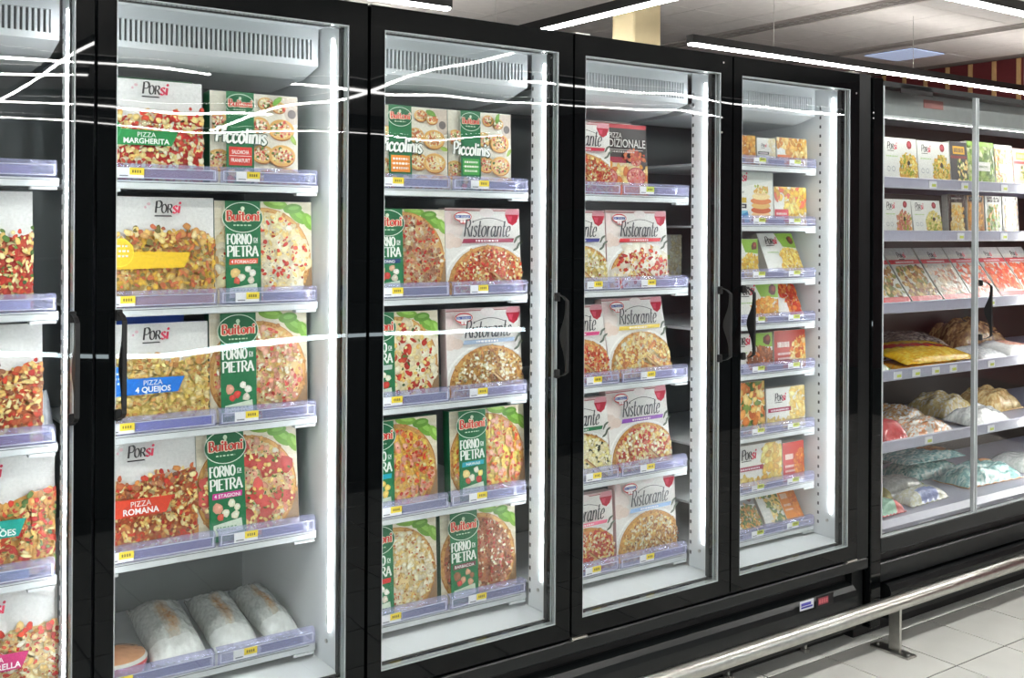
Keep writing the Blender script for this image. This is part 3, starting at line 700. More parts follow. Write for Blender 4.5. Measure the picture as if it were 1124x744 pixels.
def leaves(A, s):
    A.rect('background', 0, 0, 1, 1, (230, 220, 196))
    for k in range(9): A.poly('background', [(0, k*.115), (1, k*.115-.03), (1, k*.115), (0, k*.115+.03)], (222, 210, 184) if k % 2 else (236, 228, 208))
    A.poly('background', [(.62, 0), (1, 0), (1, .42), (.9, .22)], (150, 118, 84))
    for u, v, ru, rv, ro, c in ((.62, .975, .13, .05, -.15, (126, 170, 62)), (.86, .86, .12, .065, -.6, (112, 160, 54)), (.97, .80, .10, .055, -1.0, (132, 178, 70)), (.80, .93, .10, .05, .1, (98, 146, 50))):
        A.oval('leaf_picture', u, v, ru, rv, c, 16, ro); A.oval('leaf_picture', u+.01, v+.008, ru*.6, rv*.4, tuple(min(255, x+30) for x in c), 12, ro)
def art_forno(A, pal, lab, txt, seed, n=480):
    leaves(A, seed); pizza(A, .485, .43, .50, PAL[pal], n)
    A.rect('green_band', .09, 0, .445, 1, GRN); A.rect('green_band', .10, 0, .435, .30, (24, 112, 66))
    A.nib('title_lettering', 'FORNO', .105, .575, .095, (244, 244, 238), .19, .09, 0, 0, 1, .055, fit=.25)
    A.nib('title_lettering', 'DI', .372, .60, .036, (244, 244, 238), .2, .12, 0, 0, 1, .05, fit=.042); A.rect('title_lettering', .370, .588, .415, .593, (244, 244, 238))
    A.nib('title_lettering', 'PIETRA', .105, .455, .100, (244, 244, 238), .19, .09, 0, 0, 1, .055, fit=.315)
    if lab:
        A.poly('flavour_label', [(.125, .375), (.41, .385), (.415, .435), (.13, .428)], lab)
        if txt: A.text('flavour_label', txt, .27, .388, .032, (246, 244, 240), .02, fit=.03*len(txt) if len(txt) < 8 else .25)
    rr = A.r
    for u, v, r, c in ((.18, .30, .05, (226, 190, 120)), (.31, .33, .035, (236, 232, 220)), (.36, .29, .035, (240, 236, 226)), (.25, .25, .04, (232, 226, 206)), (.20, .22, .035, (206, 84, 66)), (.34, .22, .04, (224, 214, 196))):
        c2 = c if pal in ('formaggi', 'cheese') else rr.choice([c, PAL[pal][1][0][0], PAL[pal][2][0][0], (200, 60, 52)])
        A.blob('ingredient_picture', u, v, r, c2); A.blob('ingredient_picture', u+.008, v+.006, r*.5, tuple(min(255, x+16) for x in c2))
    A.poly('leaflet_picture', [(.12, .05), (.41, .08), (.40, .19), (.13, .15)], (214, 226, 206)); A.scribble('leaflet_picture', .16, .36, .12, .012, (120, 160, 128)); A.scribble('leaflet_picture', .16, .34, .09, .012, (120, 160, 128))
    buitoni(A)
def art_piccolinis(A, lab, pal, seed):
    A.rect('background', 0, 0, 1, 1, (232, 226, 210)); A.poly('background', [(.75, .99), (1, .99), (1, .70), (.9, .66)], (206, 190, 176)); A.oval('background', .93, .80, .05, .05, (120, 110, 108))
    for u, v, r in ((.10, .26, .15), (.55, .66, .115), (.62, .90, .09), (.80, .62, .15), (.58, .34, .13), (.80, .33, .155), (.62, .08, .12), (.86, .07, .16), (.76, .86, .08), (.08, .66, .12)):
        A.oval('pizza_picture', u, v-.012, r, r*.78, (168, 108, 62), 20); A.oval('pizza_picture', u, v, r, r*.76, (226, 176, 104), 20)
        p = PAL[pal]; A.oval('pizza_picture', u, v, r*.78, r*.56, p[0][0], 18)
        for cols, share, r0, r1 in p[1:]:
            A.scatter('pizza_picture', int(60*share), (u-r, v-r, u+r, v+r), lambda a, b: ((a-u)/(r*.78))**2+((b-v)/(r*.56))**2 < 1, cols, .010, .026, 1.4)
    A.blob('leaf_picture', .74, .93, .05, (110, 160, 60), 1.5); A.blob('leaf_picture', .92, .50, .04, (150, 180, 80), 1.5)
    A.rect('green_band', .155, 0, .465, 1, GRN)
    buitoni(A, .31, .86, .165, .115)
    A.nib('title_lettering', 'Piccolinis', .035, .445, .165, (24, 70, 46), .30, .24, .4, .08, .9, 0, fit=.57, slope=-.02)
    A.nib('title_lettering', 'Piccolinis', .035, .45, .160, (246, 246, 240), .19, .13, .4, .08, .9, 0, fit=.57, slope=-.02)
    A.rect('flavour_label', .185, .20, .44, .40, lab[0]); A.rect('flavour_label', .19, .30, .435, .306, (240, 226, 214))
    if lab[1]:
        A.text('flavour_label', lab[1], .3125, .325, .042, (246, 242, 236), .02, fit=.19); A.text('flavour_label', lab[2], .3125, .235, .042, (246, 242, 236), .02, fit=.21)
    else:
        for q in range(3): A.scribble('flavour_label', .21, .415, .345-q*.055, .025, (250, 246, 236))
    for u, v, c in ((.22, .12, (228, 196, 120)), (.30, .08, (226, 222, 214)), (.38, .12, (232, 214, 200)), (.40, .06, (222, 200, 196)), (.2, .05, (214, 96, 70))):
        A.blob('ingredient_picture', u, v, .048, c); A.blob('ingredient_picture', u, v+.01, .025, tuple(min(255, x+18) for x in c))
def art_ristorante(A, band, pal, seed, blank=False, n=480):
    A.rect('background', 0, 0, 1, 1, (234, 230, 226)); A.rect('background', 0, .965, 1, 1, (214, 178, 178)); A.rect('background', .0, .968, 1, .976, (150, 60, 66))
    for u, v, ru, rv, c in ((.10, .74, .13, .10, (236, 222, 216)), (.05, .62, .09, .09, (232, 212, 202)), (.14, .60, .08, .06, (228, 206, 194)), (.55, .95, .10, .05, (238, 226, 224)), (.04, .88, .06, .08, (236, 214, 212))): A.oval('background', u, v, ru, rv, c, 20)
    A.oval('wine_glass_picture', .90, .93, .10, .085, (216, 150, 160)); A.poly('wine_glass_picture', [(.80, .93), (.99, .93), (.96, .84), (.90, .80), (.84, .83)], (178, 26, 52)); A.poly('wine_glass_picture', [(.83, .91), (.90, .91), (.88, .84), (.85, .85)], (212, 70, 96))
    A.oval('plate_picture', .56, .10, .60, .50, (246, 244, 240), 40); A.oval('plate_picture', .56, .10, .575, .475, (226, 222, 216), 40)
    pizza(A, .57, .09, .545, PAL[pal], n, .475)
    A.poly('pizza_picture', [(.56, .25), (.60, .26), (.93, .0), (.86, .0)], (204, 166, 112)); A.poly('pizza_picture', [(.59, .25), (.60, .26), (.93, .0), (.90, .0)], (150, 104, 60))
    for k in range(5): A.oval('olive_sprig_picture', .90+.03*(k % 3), .52+.035*k, .045, .014, (96, 104, 92), 10, .5+.5*(k % 2))
    # red oval logo with white ring, blue lettering and two little legs
    A.oval('brand_logo', .20, .895, .115, .058, (200, 30, 44)); A.poly('brand_logo', [(.13, .86), (.27, .86), (.23, .815), (.17, .815)], (200, 30, 44)); A.oval('brand_logo', .20, .895, .105, .044, (244, 240, 238)); A.rect('brand_logo', .105, .880, .295, .912, (44, 66, 140)); A.text('brand_logo', 'Dr. Oetker', .20, .886, .020, (244, 244, 246), .0, fit=.165)
    A.oval('brand_logo', .18, .838, .018, .016, (244, 240, 238)); A.oval('brand_logo', .22, .838, .018, .016, (244, 240, 238))
    arc = [(.33+.42*k/10, .842+.045*math.sin(math.pi*k/10)) for k in range(11)]
    A.poly('title_lettering', arc+[(u, v-.008) for u, v in arc[::-1]], (70, 66, 70))
    A.nib('title_lettering', 'Ristorante', .20, .665, .190, (52, 52, 58), .10, .03, .15, .20, 1, 0, fit=.62)
    A.poly('flavour_band', [(.18, .59), (.86, .60), (.88, .645), (.20, .64)], band); A.scribble('flavour_band', .36, .66, .607, .02, (240, 232, 232))
def art_tradizionale(A):
    A.rect('background', 0, 0, 1, 1, (60, 54, 52)); A.rect('background', 0, .94, 1, 1, (196, 66, 74)); A.poly('background', [(0, 0), (.3, 0), (.12, .3), (0, .4)], (80, 78, 84))
    A.rect('background', .02, .46, .62, .54, (164, 36, 60)); A.rect('background', 0, .16, .88, .46, (222, 206, 170))
    A.scatter('pizza_picture', 150, (.05, 0, 1, .42), lambda u, v: True, CHZ+[(226, 120, 50), (232, 150, 60)], .03, .07, 1.5)
    for u, v, r in ((.30, .26, .15), (.78, .27, .17), (.78, .50, .10)):
        A.oval('pizza_picture', u, v, r, r*.8, (150, 44, 44)); A.oval('pizza_picture', u, v, r*.94, r*.74, (214, 120, 116)); A.scatter('pizza_picture', 34, (u-r, v-r, u+r, v+r), lambda a, b: (a-u)**2+((b-v)*1.25)**2 < (r*.85)**2, HAM+SAL, .012, .028)
    A.scatter('pizza_picture', 60, (.0, 0, 1, .14), lambda u, v: True, [(220, 96, 40), (232, 130, 56)], .02, .05, 1.6); A.scatter('pizza_picture', 40, (.55, .5, .95, .66), lambda u, v: v < .66-.3*abs(u-.75), [(210, 110, 60), (190, 70, 50)], .02, .04)
    A.text('title_lettering', 'PIZZA', .42, .80, .075, (226, 220, 212), .0, fit=.22); A.text('title_lettering', 'TRADIZIONALE', .50, .675, .115, (232, 228, 222), .01, fit=.90); A.rect('title_lettering', .05, .635, .9, .642, (214, 208, 200)); A.scribble('title_lettering', .2, .75, .60, .02, (200, 190, 184))
def art_small(A, seed, accent, food, logo=True, dark=None, layout='green'):
    """smaller ready-meal boxes in the narrow door and the chiller"""
    A.rect('background', 0, 0, 1, 1, (230, 229, 224))
    if layout == 'green':
        A.poly('corner_panel', [(.48, 1), (1, 1), (1, .62), (.62, .66)], accent); A.blob('herb_picture', .88, .82, .09, (92, 46, 40)); A.blob('herb_picture', .90, .85, .05, (150, 66, 52))
        A.scatter('food_picture', 130, (.42, 0, 1, .62), lambda u, v: ((u-.74)/.34)**2+((v-.28)/.34)**2 < 1, food, .025, .06, 1.8)
        if logo: porsi_logo(A, .30, .72, .15)
        A.scribble('lettering', .12, .42, .50, .03, (150, 190, 110)); A.oval('lettering', .26, .10, .05, .07, (200, 200, 196), 14)
    elif layout == 'plain':
        A.scatter('food_picture', 150, (0, 0, 1, 1), lambda u, v: u > .62 or v < .26, food, .03, .07, 1.5)
        if logo: porsi_logo(A, .34, .68, .13)
        A.poly('flavour_band', [(.03, .40), (.58, .50), (.58, .60), (.03, .50)] if layout == 'x' else [(.03, .42), (.62, .42), (.62, .52), (.03, .52)], accent); A.scribble('flavour_band', .1, .55, .445, .04, (236, 220, 226))
    elif layout == 'full':
        A.scatter('food_picture', 190, (0, 0, 1, 1), lambda u, v: u > .35 or v > .7, food, .04, .09, 1.5)
        A.rect('corner_panel', .0, .10, .42, .42, accent); A.scribble('lettering', .05, .36, .28, .05, (240, 236, 230)); A.scribble('lettering', .05, .30, .17, .05, (240, 236, 230))
    elif layout == 'red':
        A.rect('background', 0, 0, 1, 1, accent); A.scatter('food_picture', 120, (.5, 0, 1, .85), lambda u, v: (u-.95)**2/.2+(v-.4)**2/.16 < 1, food, .03, .07, 1.5)
        A.scribble('brand_logo', .1, .48, .56, .14, (246, 236, 226)); A.scribble('lettering', .1, .5, .36, .06, (246, 226, 220)); A.scribble('lettering', .1, .55, .24, .05, (246, 226, 220))
def art_burger(A):
    A.rect('background', 0, 0, 1, 1, (224, 224, 218)); A.poly('background', [(.3, .70), (1, .86), (1, 1), (.3, 1)], (206, 210, 204)); porsi_logo(A, .30, .82, .13)
    A.rect('name_band', 0, .42, .44, .52, (196, 166, 60)); A.rect('name_band', 0, .32, .44, .40, (40, 44, 60)); A.scribble('lettering', .06, .40, .345, .03, (220, 214, 200)); A.scribble('lettering', .04, .40, .60, .03, (150, 150, 146))
    A.poly('name_band', [(0, .02), (.5, .06), (.46, .28), (0, .26)], (120, 190, 214)); A.poly('name_band', [(.12, .06), (.48, .20), (.46, .26), (.10, .10)], (60, 130, 180))
    for k, (c, w_) in enumerate((((206, 116, 66), .21), ((240, 200, 150), .20), ((196, 96, 60), .21), ((222, 180, 110), .20), ((214, 130, 80), .22), ((236, 214, 160), .19), ((226, 196, 150), .16))):
        A.oval('food_picture', .74, .12+k*.085, w_, .065, c, 18)
    A.scatter('food_picture', 30, (.6, .60, .88, .74), lambda u, v: True, [(240, 226, 170), (170, 190, 90), (220, 170, 90)], .02, .03)

def pack(name, label, cat, x, z, w, h, art=None, t=.034, y=.222, tilt=0.0, yaw=0.0, front=(228, 226, 222), sides=(216, 210, 200), group=None, seed=1, mat=None, roll=0.0):
    """carton standing on its lower edge; x is its left edge, z the shelf top"""
    rt = thing(name, label, cat, (x+w/2, y, z+t*math.sin(tilt)+.001), group, (-tilt, roll, yaw))   # the lower back edge rests on the shelf
    body = MB().box(-w/2, w/2, 0, t, 0, h, lin(sides), lin(front))
    ca = local(body, 'carton', mat or M_CARD, rt)
    if art:
        A = Art(w, h, seed); art(A)
        for el, mb in A.el.items(): local(mb, el, M_PRINT if mat is None else mat, rt)
    return rt
def floor_of(z): return z+.0185
Z = [floor_of(z) for z in SH_STD]; ZF = [floor_of(z) for z in SH_FINE]
GS = (18, 92, 56)
def porsi(label, x, row, band, lines, fld, seed, h=.270, w=.285, tilt=.05, side=(200, 190, 180), **k):
    return pack('pizza_box', label, 'pizza box', x, Z[row], w, h, lambda A: art_porsi(A, band, lines, fld, seed, **k), tilt=tilt, sides=side, group='own-label pizza boxes', seed=seed, t=.03)
def forno(label, x, row, pal, lab, txt, seed, h=.278, w=.282, tilt=.05, yaw=0):
    return pack('pizza_box', label, 'pizza box', x, Z[row], w, h, lambda A: art_forno(A, pal, lab, txt, seed), tilt=tilt, yaw=yaw, sides=GS, group='green-banded pizza boxes', seed=seed, t=.036)
def picc(label, x, lab, pal, seed, w=.250, h=.248):
    return pack('mini_pizza_box', label, 'pizza box', x, Z[0], w, h, lambda A: art_piccolinis(A, lab, pal, seed), tilt=.03, sides=GS, group='mini pizza boxes', seed=seed, t=.05)
def risto(label, x, row, band, pal, seed, tilt=.06, h=.268, w=.282, yaw=0):
    return pack('pizza_box', label, 'pizza box', x, Z[row], w, h, lambda A: art_ristorante(A, band, pal, seed), tilt=tilt, yaw=yaw, sides=(222, 190, 188), group='white pizza boxes with script lettering', seed=seed, t=.036)
# --- first door, cut by the left edge
porsi('white-topped box with red tomato pizza, second shelf behind the leftmost door', -1.072, 1, None, ('', ''), 'bolo', 11, h=.288, lu=.3)
porsi('pizza box with red-brown topping on the third shelf behind the leftmost door', -1.048, 2, None, ('', ''), 'romana', 12, h=.285, lu=.3)
porsi('pizza box with teal band on the fourth shelf behind the leftmost door', -1.018, 3, (24, 150, 136), ('PIZZA', '4 ESTA\u00c7\u00d5ES'), 'estac', 13, h=.288, lu=.45)
porsi('pizza box with magenta band on the lowest shelf behind the leftmost door', -1.010, 4, (206, 44, 116), ('PIZZA', 'MOZZARELLA'), 'moz', 14, h=.272, side=(206, 60, 110), lu=.45)
porsi('pizza box on the top shelf, cut by the left edge of the photo', -1.170, 0, None, ('', ''), 'bolo', 15, h=.262, lu=.3)
# --- second door
porsi('pizza box with green PIZZA MARGHERITA band on the top shelf', -.662, 0, (28, 132, 66), ('PIZZA', 'MARGHERITA'), 'marg', 21, h=.262, w=.289)
picc('mini pizza box with red label right of the margherita pizza box', -.353, ((206, 56, 44), 'SALCHICHA', 'FRANKFURT'), 'prosciutto', 22)
porsi('pizza box with yellow band on the second shelf', -.628, 1, (240, 196, 40), ('', ''), 'camp', 23, h=.282, w=.289)
forno('green-banded box with orange 4 FORMAGGI label right of the yellow-band pizza box', -.337, 1, 'formaggi', (226, 84, 50), '4 FORMAGGI', 24, h=.276, w=.28)
porsi('pizza box with blue PIZZA 4 QUEIJOS band behind the door handle', -.642, 2, (20, 110, 206), ('PIZZA', '4 QUEIJOS'), 'queijos', 25, h=.272, w=.289, side=(40, 90, 190), lu=.5)
forno('green-banded ham pizza box without coloured label, right of the blue-band pizza box', -.349, 2, 'prosciutto', None, '', 26, h=.290, w=.28)
porsi('pizza box with red PIZZA ROMANA band on the fourth shelf', -.668, 3, (206, 66, 40), ('PIZZA', 'ROMANA'), 'romana', 27, h=.292, w=.289, tilt=.11, lu=.48)
forno('green-banded salami pizza box with magenta 4 STAGIONI label', -.378, 3, 'stagioni', (206, 40, 140), '4 STAGIONI', 28, h=.296, w=.286, tilt=.11)
# the next box of the row shows behind its front one
pack('pizza_box', 'green-sided box whose top edge shows behind the margherita pizza box', 'pizza box', -.655, Z[0], .28, .275, None, y=.290, tilt=.03, front=GS, sides=GS, group='pizza boxes in the second row')
pack('pizza_box', 'blue-edged box whose top shows behind the blue 4 QUEIJOS pizza box', 'pizza box', -.655, Z[2], .26, .285, None, y=.285, tilt=.05, front=(40, 84, 190), sides=(40, 84, 190), group='pizza boxes in the second row')
# --- third door
picc('mini pizza box with orange label on the top shelf of the middle door', .138, ((236, 140, 40), '', ''), 'cheese', 31)
picc('mini pizza box with green label right of the orange-label mini pizzas', .390, ((70, 160, 70), '', ''), 'prosciutto', 32, w=.236)
forno('green-banded tuna pizza box with navy TONNO label', .102, 1, 'tonno', (30, 50, 110), 'TONNO', 33, h=.262)
risto('white script-lettered pizza box with crimson band beside the tuna pizza box', .386, 1, (140, 26, 60), 'risto_ham', 34, h=.268)
forno('green-banded mozzarella and tomato pizza box on the middle shelf, left of a script-lettered box', .080, 2, 'mozz', (190, 200, 196), '', 35, h=.272)
risto('white script-lettered pizza box with pale blue band on the middle shelf', .392, 2, (150, 166, 190), 'risto_funghi', 36, h=.272)
forno('green-banded pizza box with cyan label left of the HAWAII pizza box', .078, 3, 'ham2', (30, 160, 186), '', 37, h=.272)
forno('green-banded pizza box with teal HAWAII label', .406, 3, 'hawaii', (40, 160, 180), 'HAWAII', 38, h=.276)
forno('green-banded cheese pizza box with red label on the lowest shelf', .078, 4, 'cheese', (206, 50, 46), '', 39, h=.280)
forno('green-banded minced-meat pizza box with brown BARBACOA label on the lowest shelf', .374, 4, 'barbacoa', (120, 40, 60), 'BARBACOA', 40, h=.276)
# --- fourth door
risto('white script-lettered box with red band left of the dark TRADIZIONALE pizza box', .762, 0, (190, 30, 60), 'risto_ham', 51, h=.245)
pack('pizza_box', 'dark PIZZA TRADIZIONALE box with salami slices on the top shelf', 'pizza box', 1.008, Z[0], .262, .256, art_tradizionale, y=.282, sides=(150, 60, 64), tilt=.06, group='traditional pizza boxes', seed=52)
pack('pizza_box', 'red-topped box behind the dark TRADIZIONALE pizza box', 'pizza box', .985, Z[0], .26, .268, None, y=.330, tilt=.06, front=(214, 196, 192), sides=(190, 60, 70), group='pizza boxes in the second row')
risto('white script-lettered box with navy band left of the mozzarella box', .745, 1, (60, 60, 130), 'risto_quat', 53, h=.268)
risto('white script-lettered box with red band and round mozzarella slices', 1.032, 1, (200, 40, 50), 'risto_mozz', 54, h=.270)
risto('white script-lettered box with magenta band, leaning on the middle shelf', .760, 2, (206, 60, 120), 'risto_ham', 55, tilt=.17, h=.262)
risto('white script-lettered box with yellow band, leaning on the middle shelf', 1.048, 2, (226, 196, 80), 'risto_tonno', 56, tilt=.20, h=.280)
risto('white script-lettered box with green band and dark spinach topping', .764, 3, (40, 110, 70), 'risto_spin', 57, tilt=.08, h=.268)
risto('white script-lettered box with purple band right of the spinach pizza box', 1.052, 3, (130, 70, 160), 'risto_spec', 58, tilt=.12, h=.282)
risto('white script-lettered box with pink band and salami on the lowest shelf', .784, 4, (226, 110, 140), 'risto_sal', 59, tilt=.05, h=.255)
risto('white script-lettered box with sky-blue band on the lowest shelf', 1.080, 4, (150, 180, 220), 'risto_funghi', 60, tilt=.05, h=.284)
pack('ready_meal_box', 'white box half hidden behind the light strip, right of the mozzarella box', 'food box', 1.48, ZF[2], .17, .165, lambda A: art_small(A, 1, (190, 210, 120), WHC, True, None, 'plain'), y=.50, seed=61)
# --- fifth door, eight closer shelves
def meal(label, x, row, w, h, seed, accent, food, layout='green', tilt=.04, y=.222, front=(228, 226, 222), t=.04, logo=True, sides=(214, 208, 198)):
    return pack('ready_meal_box', label, 'food box', x, ZF[row], w, h, lambda A: art_small(A, seed, accent, food, logo, None, layout), t=t, y=y, tilt=tilt, sides=sides, group='small food boxes in the narrow door', seed=seed)
PASTA = [(240, 208, 104), (232, 190, 84), (246, 224, 140), (214, 164, 70)]; GOLD = [(214, 150, 70), (230, 180, 96), (196, 124, 56)]; ORNG = [(222, 130, 60), (236, 160, 84), (206, 104, 50)]; GREEN = (140, 180, 70)
meal('yellow-orange food box at the left of the narrow door top shelf', 1.60, 0, .165, .115, 71, (60, 60, 70), GOLD, 'full')
meal('white food box between the two orange ones, narrow door top shelf', 1.775, 0, .105, .110, 72, (90, 90, 90), WHC, 'plain')
meal('golden pastry food box at the right of the narrow door top shelf', 1.886, 0, .178, .118, 73, (206, 110, 50), GOLD+CHZ, 'full')
pack('burger_box', 'white and blue box showing a stack of burgers', 'food box', 1.600, ZF[1], .268, .205, art_burger, sides=(214, 214, 208), tilt=.02, group='small food boxes in the narrow door', seed=74)
meal('red and yellow pasta box right of the burger box', 1.874, 1, .190, .152, 75, (206, 70, 80), PASTA+[(226, 110, 90)], 'full')
meal('small green-cornered pasta box at the left of the third narrow shelf', 1.600, 2, .186, .150, 76, GREEN, PASTA)
meal('green-cornered pasta box leaning back on the third narrow shelf', 1.850, 2, .205, .172, 77, GREEN, PASTA, tilt=.42)
meal('green-cornered quiche box behind the bow handle on the fourth narrow shelf', 1.640, 3, .262, .150, 78, GREEN, [(236, 170, 70), (226, 140, 54), (244, 200, 110)])
meal('white bowl-print box leaning back at the right of the fourth narrow shelf', 1.912, 3, .140, .138, 79, (230, 228, 224), ORNG+TOM, 'full', tilt=.42)
meal('green-cornered stew box on the fifth narrow shelf', 1.625, 4, .245, .145, 80, GREEN, MEAT+[(214, 120, 60)])
meal('red lasagne box on the fifth narrow shelf', 1.880, 4, .184, .148, 81, (176, 66, 54), CHZ+ORNG, 'red')
meal('herb-topped pastry box at the left of the sixth narrow shelf', 1.590, 5, .238, .195, 82, (176, 40, 60), HER+CHZ+ORNG, 'full')
meal('wide white box with crimson stripe on the sixth narrow shelf', 1.838, 5, .225, .160, 83, (160, 36, 70), CHZ, 'plain')
meal('wide white box with crimson stripe on the seventh narrow shelf', 1.640, 6, .288, .165, 84, (160, 36, 70), PASTA, 'plain')
meal('small red box at the right of the seventh narrow shelf', 1.934, 6, .126, .152, 85, (196, 62, 56), ORNG, 'red')
meal('grey tray with oval bowl, leaning on the lowest narrow shelf', 1.620, 7, .200, .145, 86, (140, 140, 140), GOLD+HER, 'green', tilt=.5, logo=False)
meal('white tray with pasta window, leaning on the lowest narrow shelf', 1.838, 7, .120, .150, 87, (220, 220, 214), CHZ+HER, 'full', tilt=.55)
meal('orange box leaning at the right of the lowest narrow shelf', 1.962, 7, .100, .150, 88, (226, 140, 60), ORNG, 'red', tilt=.55)

# ================================================================== BAGS
def pillow(w, l, h, colf, seed, nx=26, ny=34, crimp=.10, wr=.10):
    """filled film bag lying flat: x across, y along, base at z = 0"""
    rd = random.Random(seed); ph = [rd.random()*6 for _ in range(8)]; m = MB(); top = []; bot = []
    for j in range(ny+1):
        for i in range(nx+1):
            u = -1+2*i/nx; v = -1+2*j/ny
            e = (max(0, 1-abs(u)**2.6))**.6*(max(0, 1-(abs(v)/(1-crimp))**4) if abs(v) < 1-crimp else 0)**.6
            wv = wr*(math.sin(5*u+ph[0]+3*v)+.7*math.sin(9*v+ph[1]-4*u)+.6*math.sin(14*u+ph[2])*abs(v)+.5*math.sin(17*v+7*u+ph[3]))
            z = h*e*(1+wv*.5)+.006+.004*math.sin(22*u+ph[4])*(1 if abs(v) > 1-crimp else .3)
            nar = 1-.05*(1-e)+.02*math.sin(6*v+ph[5])
            top.append((u*w/2*nar, v*l/2, max(.004, z))); bot.append((u*w/2*nar, v*l/2, .0005))
    m.v = top+bot; o = len(top)
    for j in range(ny):
        for i in range(nx):
            a = j*(nx+1)+i; q = (a, a+1, a+nx+2, a+nx+1); u = -1+2*(i+.5)/nx; v = -1+2*(j+.5)/ny
            m.f.append(q); m.c.append(lin(colf(u, v, rd))); m.f.append(tuple(k+o for k in q[::-1])); m.c.append(lin(colf(1, 1, rd)))
    for j in range(ny):
        for i, s in ((0, 1), (nx, -1)):
            a = j*(nx+1)+i; b = a+nx+1; f = (a, b, b+o, a+o) if s > 0 else (a, a+o, b+o, b); m.f.append(f); m.c.append(lin(colf(1, 1, rd)))
    for i in range(nx):
        for j, s in ((0, 1), (ny, -1)):
            a = j*(nx+1)+i; b = a+1; f = (a, a+o, b+o, b) if s > 0 else (a, b, b+o, a+o); m.f.append(f); m.c.append(lin(colf(1, 1, rd)))
    return m
def bag(name, label, cat, x, y, z, w, l, h, colf, seed, rot=(0, 0, 0), group=None, mat=None, film=False, crimp=.10, wr=.10):
    t = thing(name, label, cat, (x, y, z+(l/2+(.013 if film else 0))*abs(math.sin(rot[0]))), group, rot)
    local(pillow(w, l, h, colf, seed, crimp=crimp, wr=wr), 'bag', mat or M_FILM, t, True)
    if film:
        m = MB(); m.add([(-w/2, -l/2-.012, .006), (w/2, -l/2-.012, .006), (w/2, -l/2+.01, .006), (-w/2, -l/2+.01, .006), (-w/2, -l/2-.012, .0045), (w/2, -l/2-.012, .0045), (w/2, -l/2+.01, .0045), (-w/2, -l/2+.01, .0045)], [(0, 1, 2, 3), (7, 6, 5, 4), (0, 4, 5, 1), (1, 5, 6, 2), (2, 6, 7, 3), (3, 7, 4, 0)])
        local(m, 'crimped_seam', M_CLEARF, t)
    return t
def bread(u, v, rd):
    d = math.hypot((u+.05*math.sin(7*v))/.30, (v+.05)/.60)
    wh = rd.choice([(200, 204, 199), (208, 211, 206), (192, 196, 190)])
    if v < -.62: return (224, 227, 223)
    if d > 1.15: return wh
    q = max(0, min(1, 1.25-d))*rd.uniform(.55, 1); tan = rd.choice([(204, 146, 92), (218, 164, 106), (196, 138, 88), (212, 172, 126)])
    return tuple(a*(1-q)+b*q for a, b in zip(wh, tan))
zb = Z[4]+.002
bag('frozen_bag', 'white film bag with long orange window, left one on the bottom shelf', 'food bag', -.400, .42, zb, .150, .36, .055, bread, 3, (.10, 0, -.08), 'white film bags', film=True)
bag('frozen_bag', 'white film bag with orange window between the other two bags', 'food bag', -.246, .42, zb, .130, .34, .050, bread, 5, (.10, 0, -.08), 'white film bags', film=True)
bag('frozen_bag', 'white film bag with orange window touching the white side panel', 'food bag', -.119, .42, zb+.001, .108, .34, .050, bread, 9, (.10, 0, -.02), 'white film bags', film=True)
def redlid():
    t = thing('round_tray', 'round clear tray with red rim at the left of the bottom shelf', 'food tray', (-.575, .285, zb), None)
    n = 28; m = MB()
    prof = [(.0, .0), (.070, .0), (.078, .012), (.082, .040), (.076, .048), (.04, .056), (.0, .058)]
    vs = []; fs = []
    for r, z in prof:
        for k in range(n): vs.append((r*math.cos(2*math.pi*k/n), r*math.sin(2*math.pi*k/n), z))
    for i in range(len(prof)-1):
        for k in range(n): fs.append((i*n+k, i*n+(k+1) % n, (i+1)*n+(k+1) % n, (i+1)*n+k))
    m.add(vs, fs); m.c = [lin((206, 60, 62)) if (f[0]//n) in (2,) else lin((206, 150, 110)) if f[0]//n > 3 else lin((214, 214, 206)) for f in m.f]
    local(m, 'tray', M_FILM, t, True)
redlid()
def bluebag(u, v, rd): return (40, 80, 180) if v > -.1 else (226, 230, 236)
bag('frozen_bag', 'blue and white bag standing beside the first light strip', 'food bag', -.742, .34, Z[2], .05, .06, .10, bluebag, 4, (0, 0, 0))

# ================================================================== CHILLER
X0, X1 = 2.183, 5.2
ch = thing('chiller_cabinet', 'black open-fronted chiller with thin glass doors at the far right', 'chiller', ((X0+X1)/2, .4, 0))
b = MB(); b.box(X0, X1, .78, .84, .06, 2.19); b.box(X0, X0+.03, .03, .84, .06, 2.19); b.box(X1-.03, X1, .03, .84, .06, 2.19); b.box(X0, X1, .03, .84, 2.17, 2.19); b.box(X0, X1, .05, .84, .06, .33)
build(b, 'body', M_BODY, ch)
build(MB().box(X0+.03, X1-.03, .74, .78, .33, 2.17), 'back_liner', M_BROWN, ch)
build(MB().bevbox(X0, X0+.062, 0, .05, .06, 2.192, .003, axis='z'), 'end_pillar', M_FRAME, ch)
build(MB().bevbox(X0+.065, X1, .0, .04, .338, .400, .003, axis='x'), 'sill', M_PANEL, ch)
build(MB().box(X0+.065, X1, .03, .06, .30, .338), 'recess', M_RUBBER, ch)
build(MB().bevbox(X0+.065, X1, .004, .05, .225, .300, .004, axis='x'), 'upper_trim', M_PANEL, ch)
pr = [(.05, .075), (.0, .075), (-.012, .10), (-.012, .185), (-.004, .205), (.01, .212), (.05, .212)]
build(MB().prism(pr, X0+.11, X1, 'x'), 'bumper_panel', M_BODY, ch)
build(MB().box(X0, X1, .08, .84, .0, .06), 'plinth', M_RUBBER, ch)
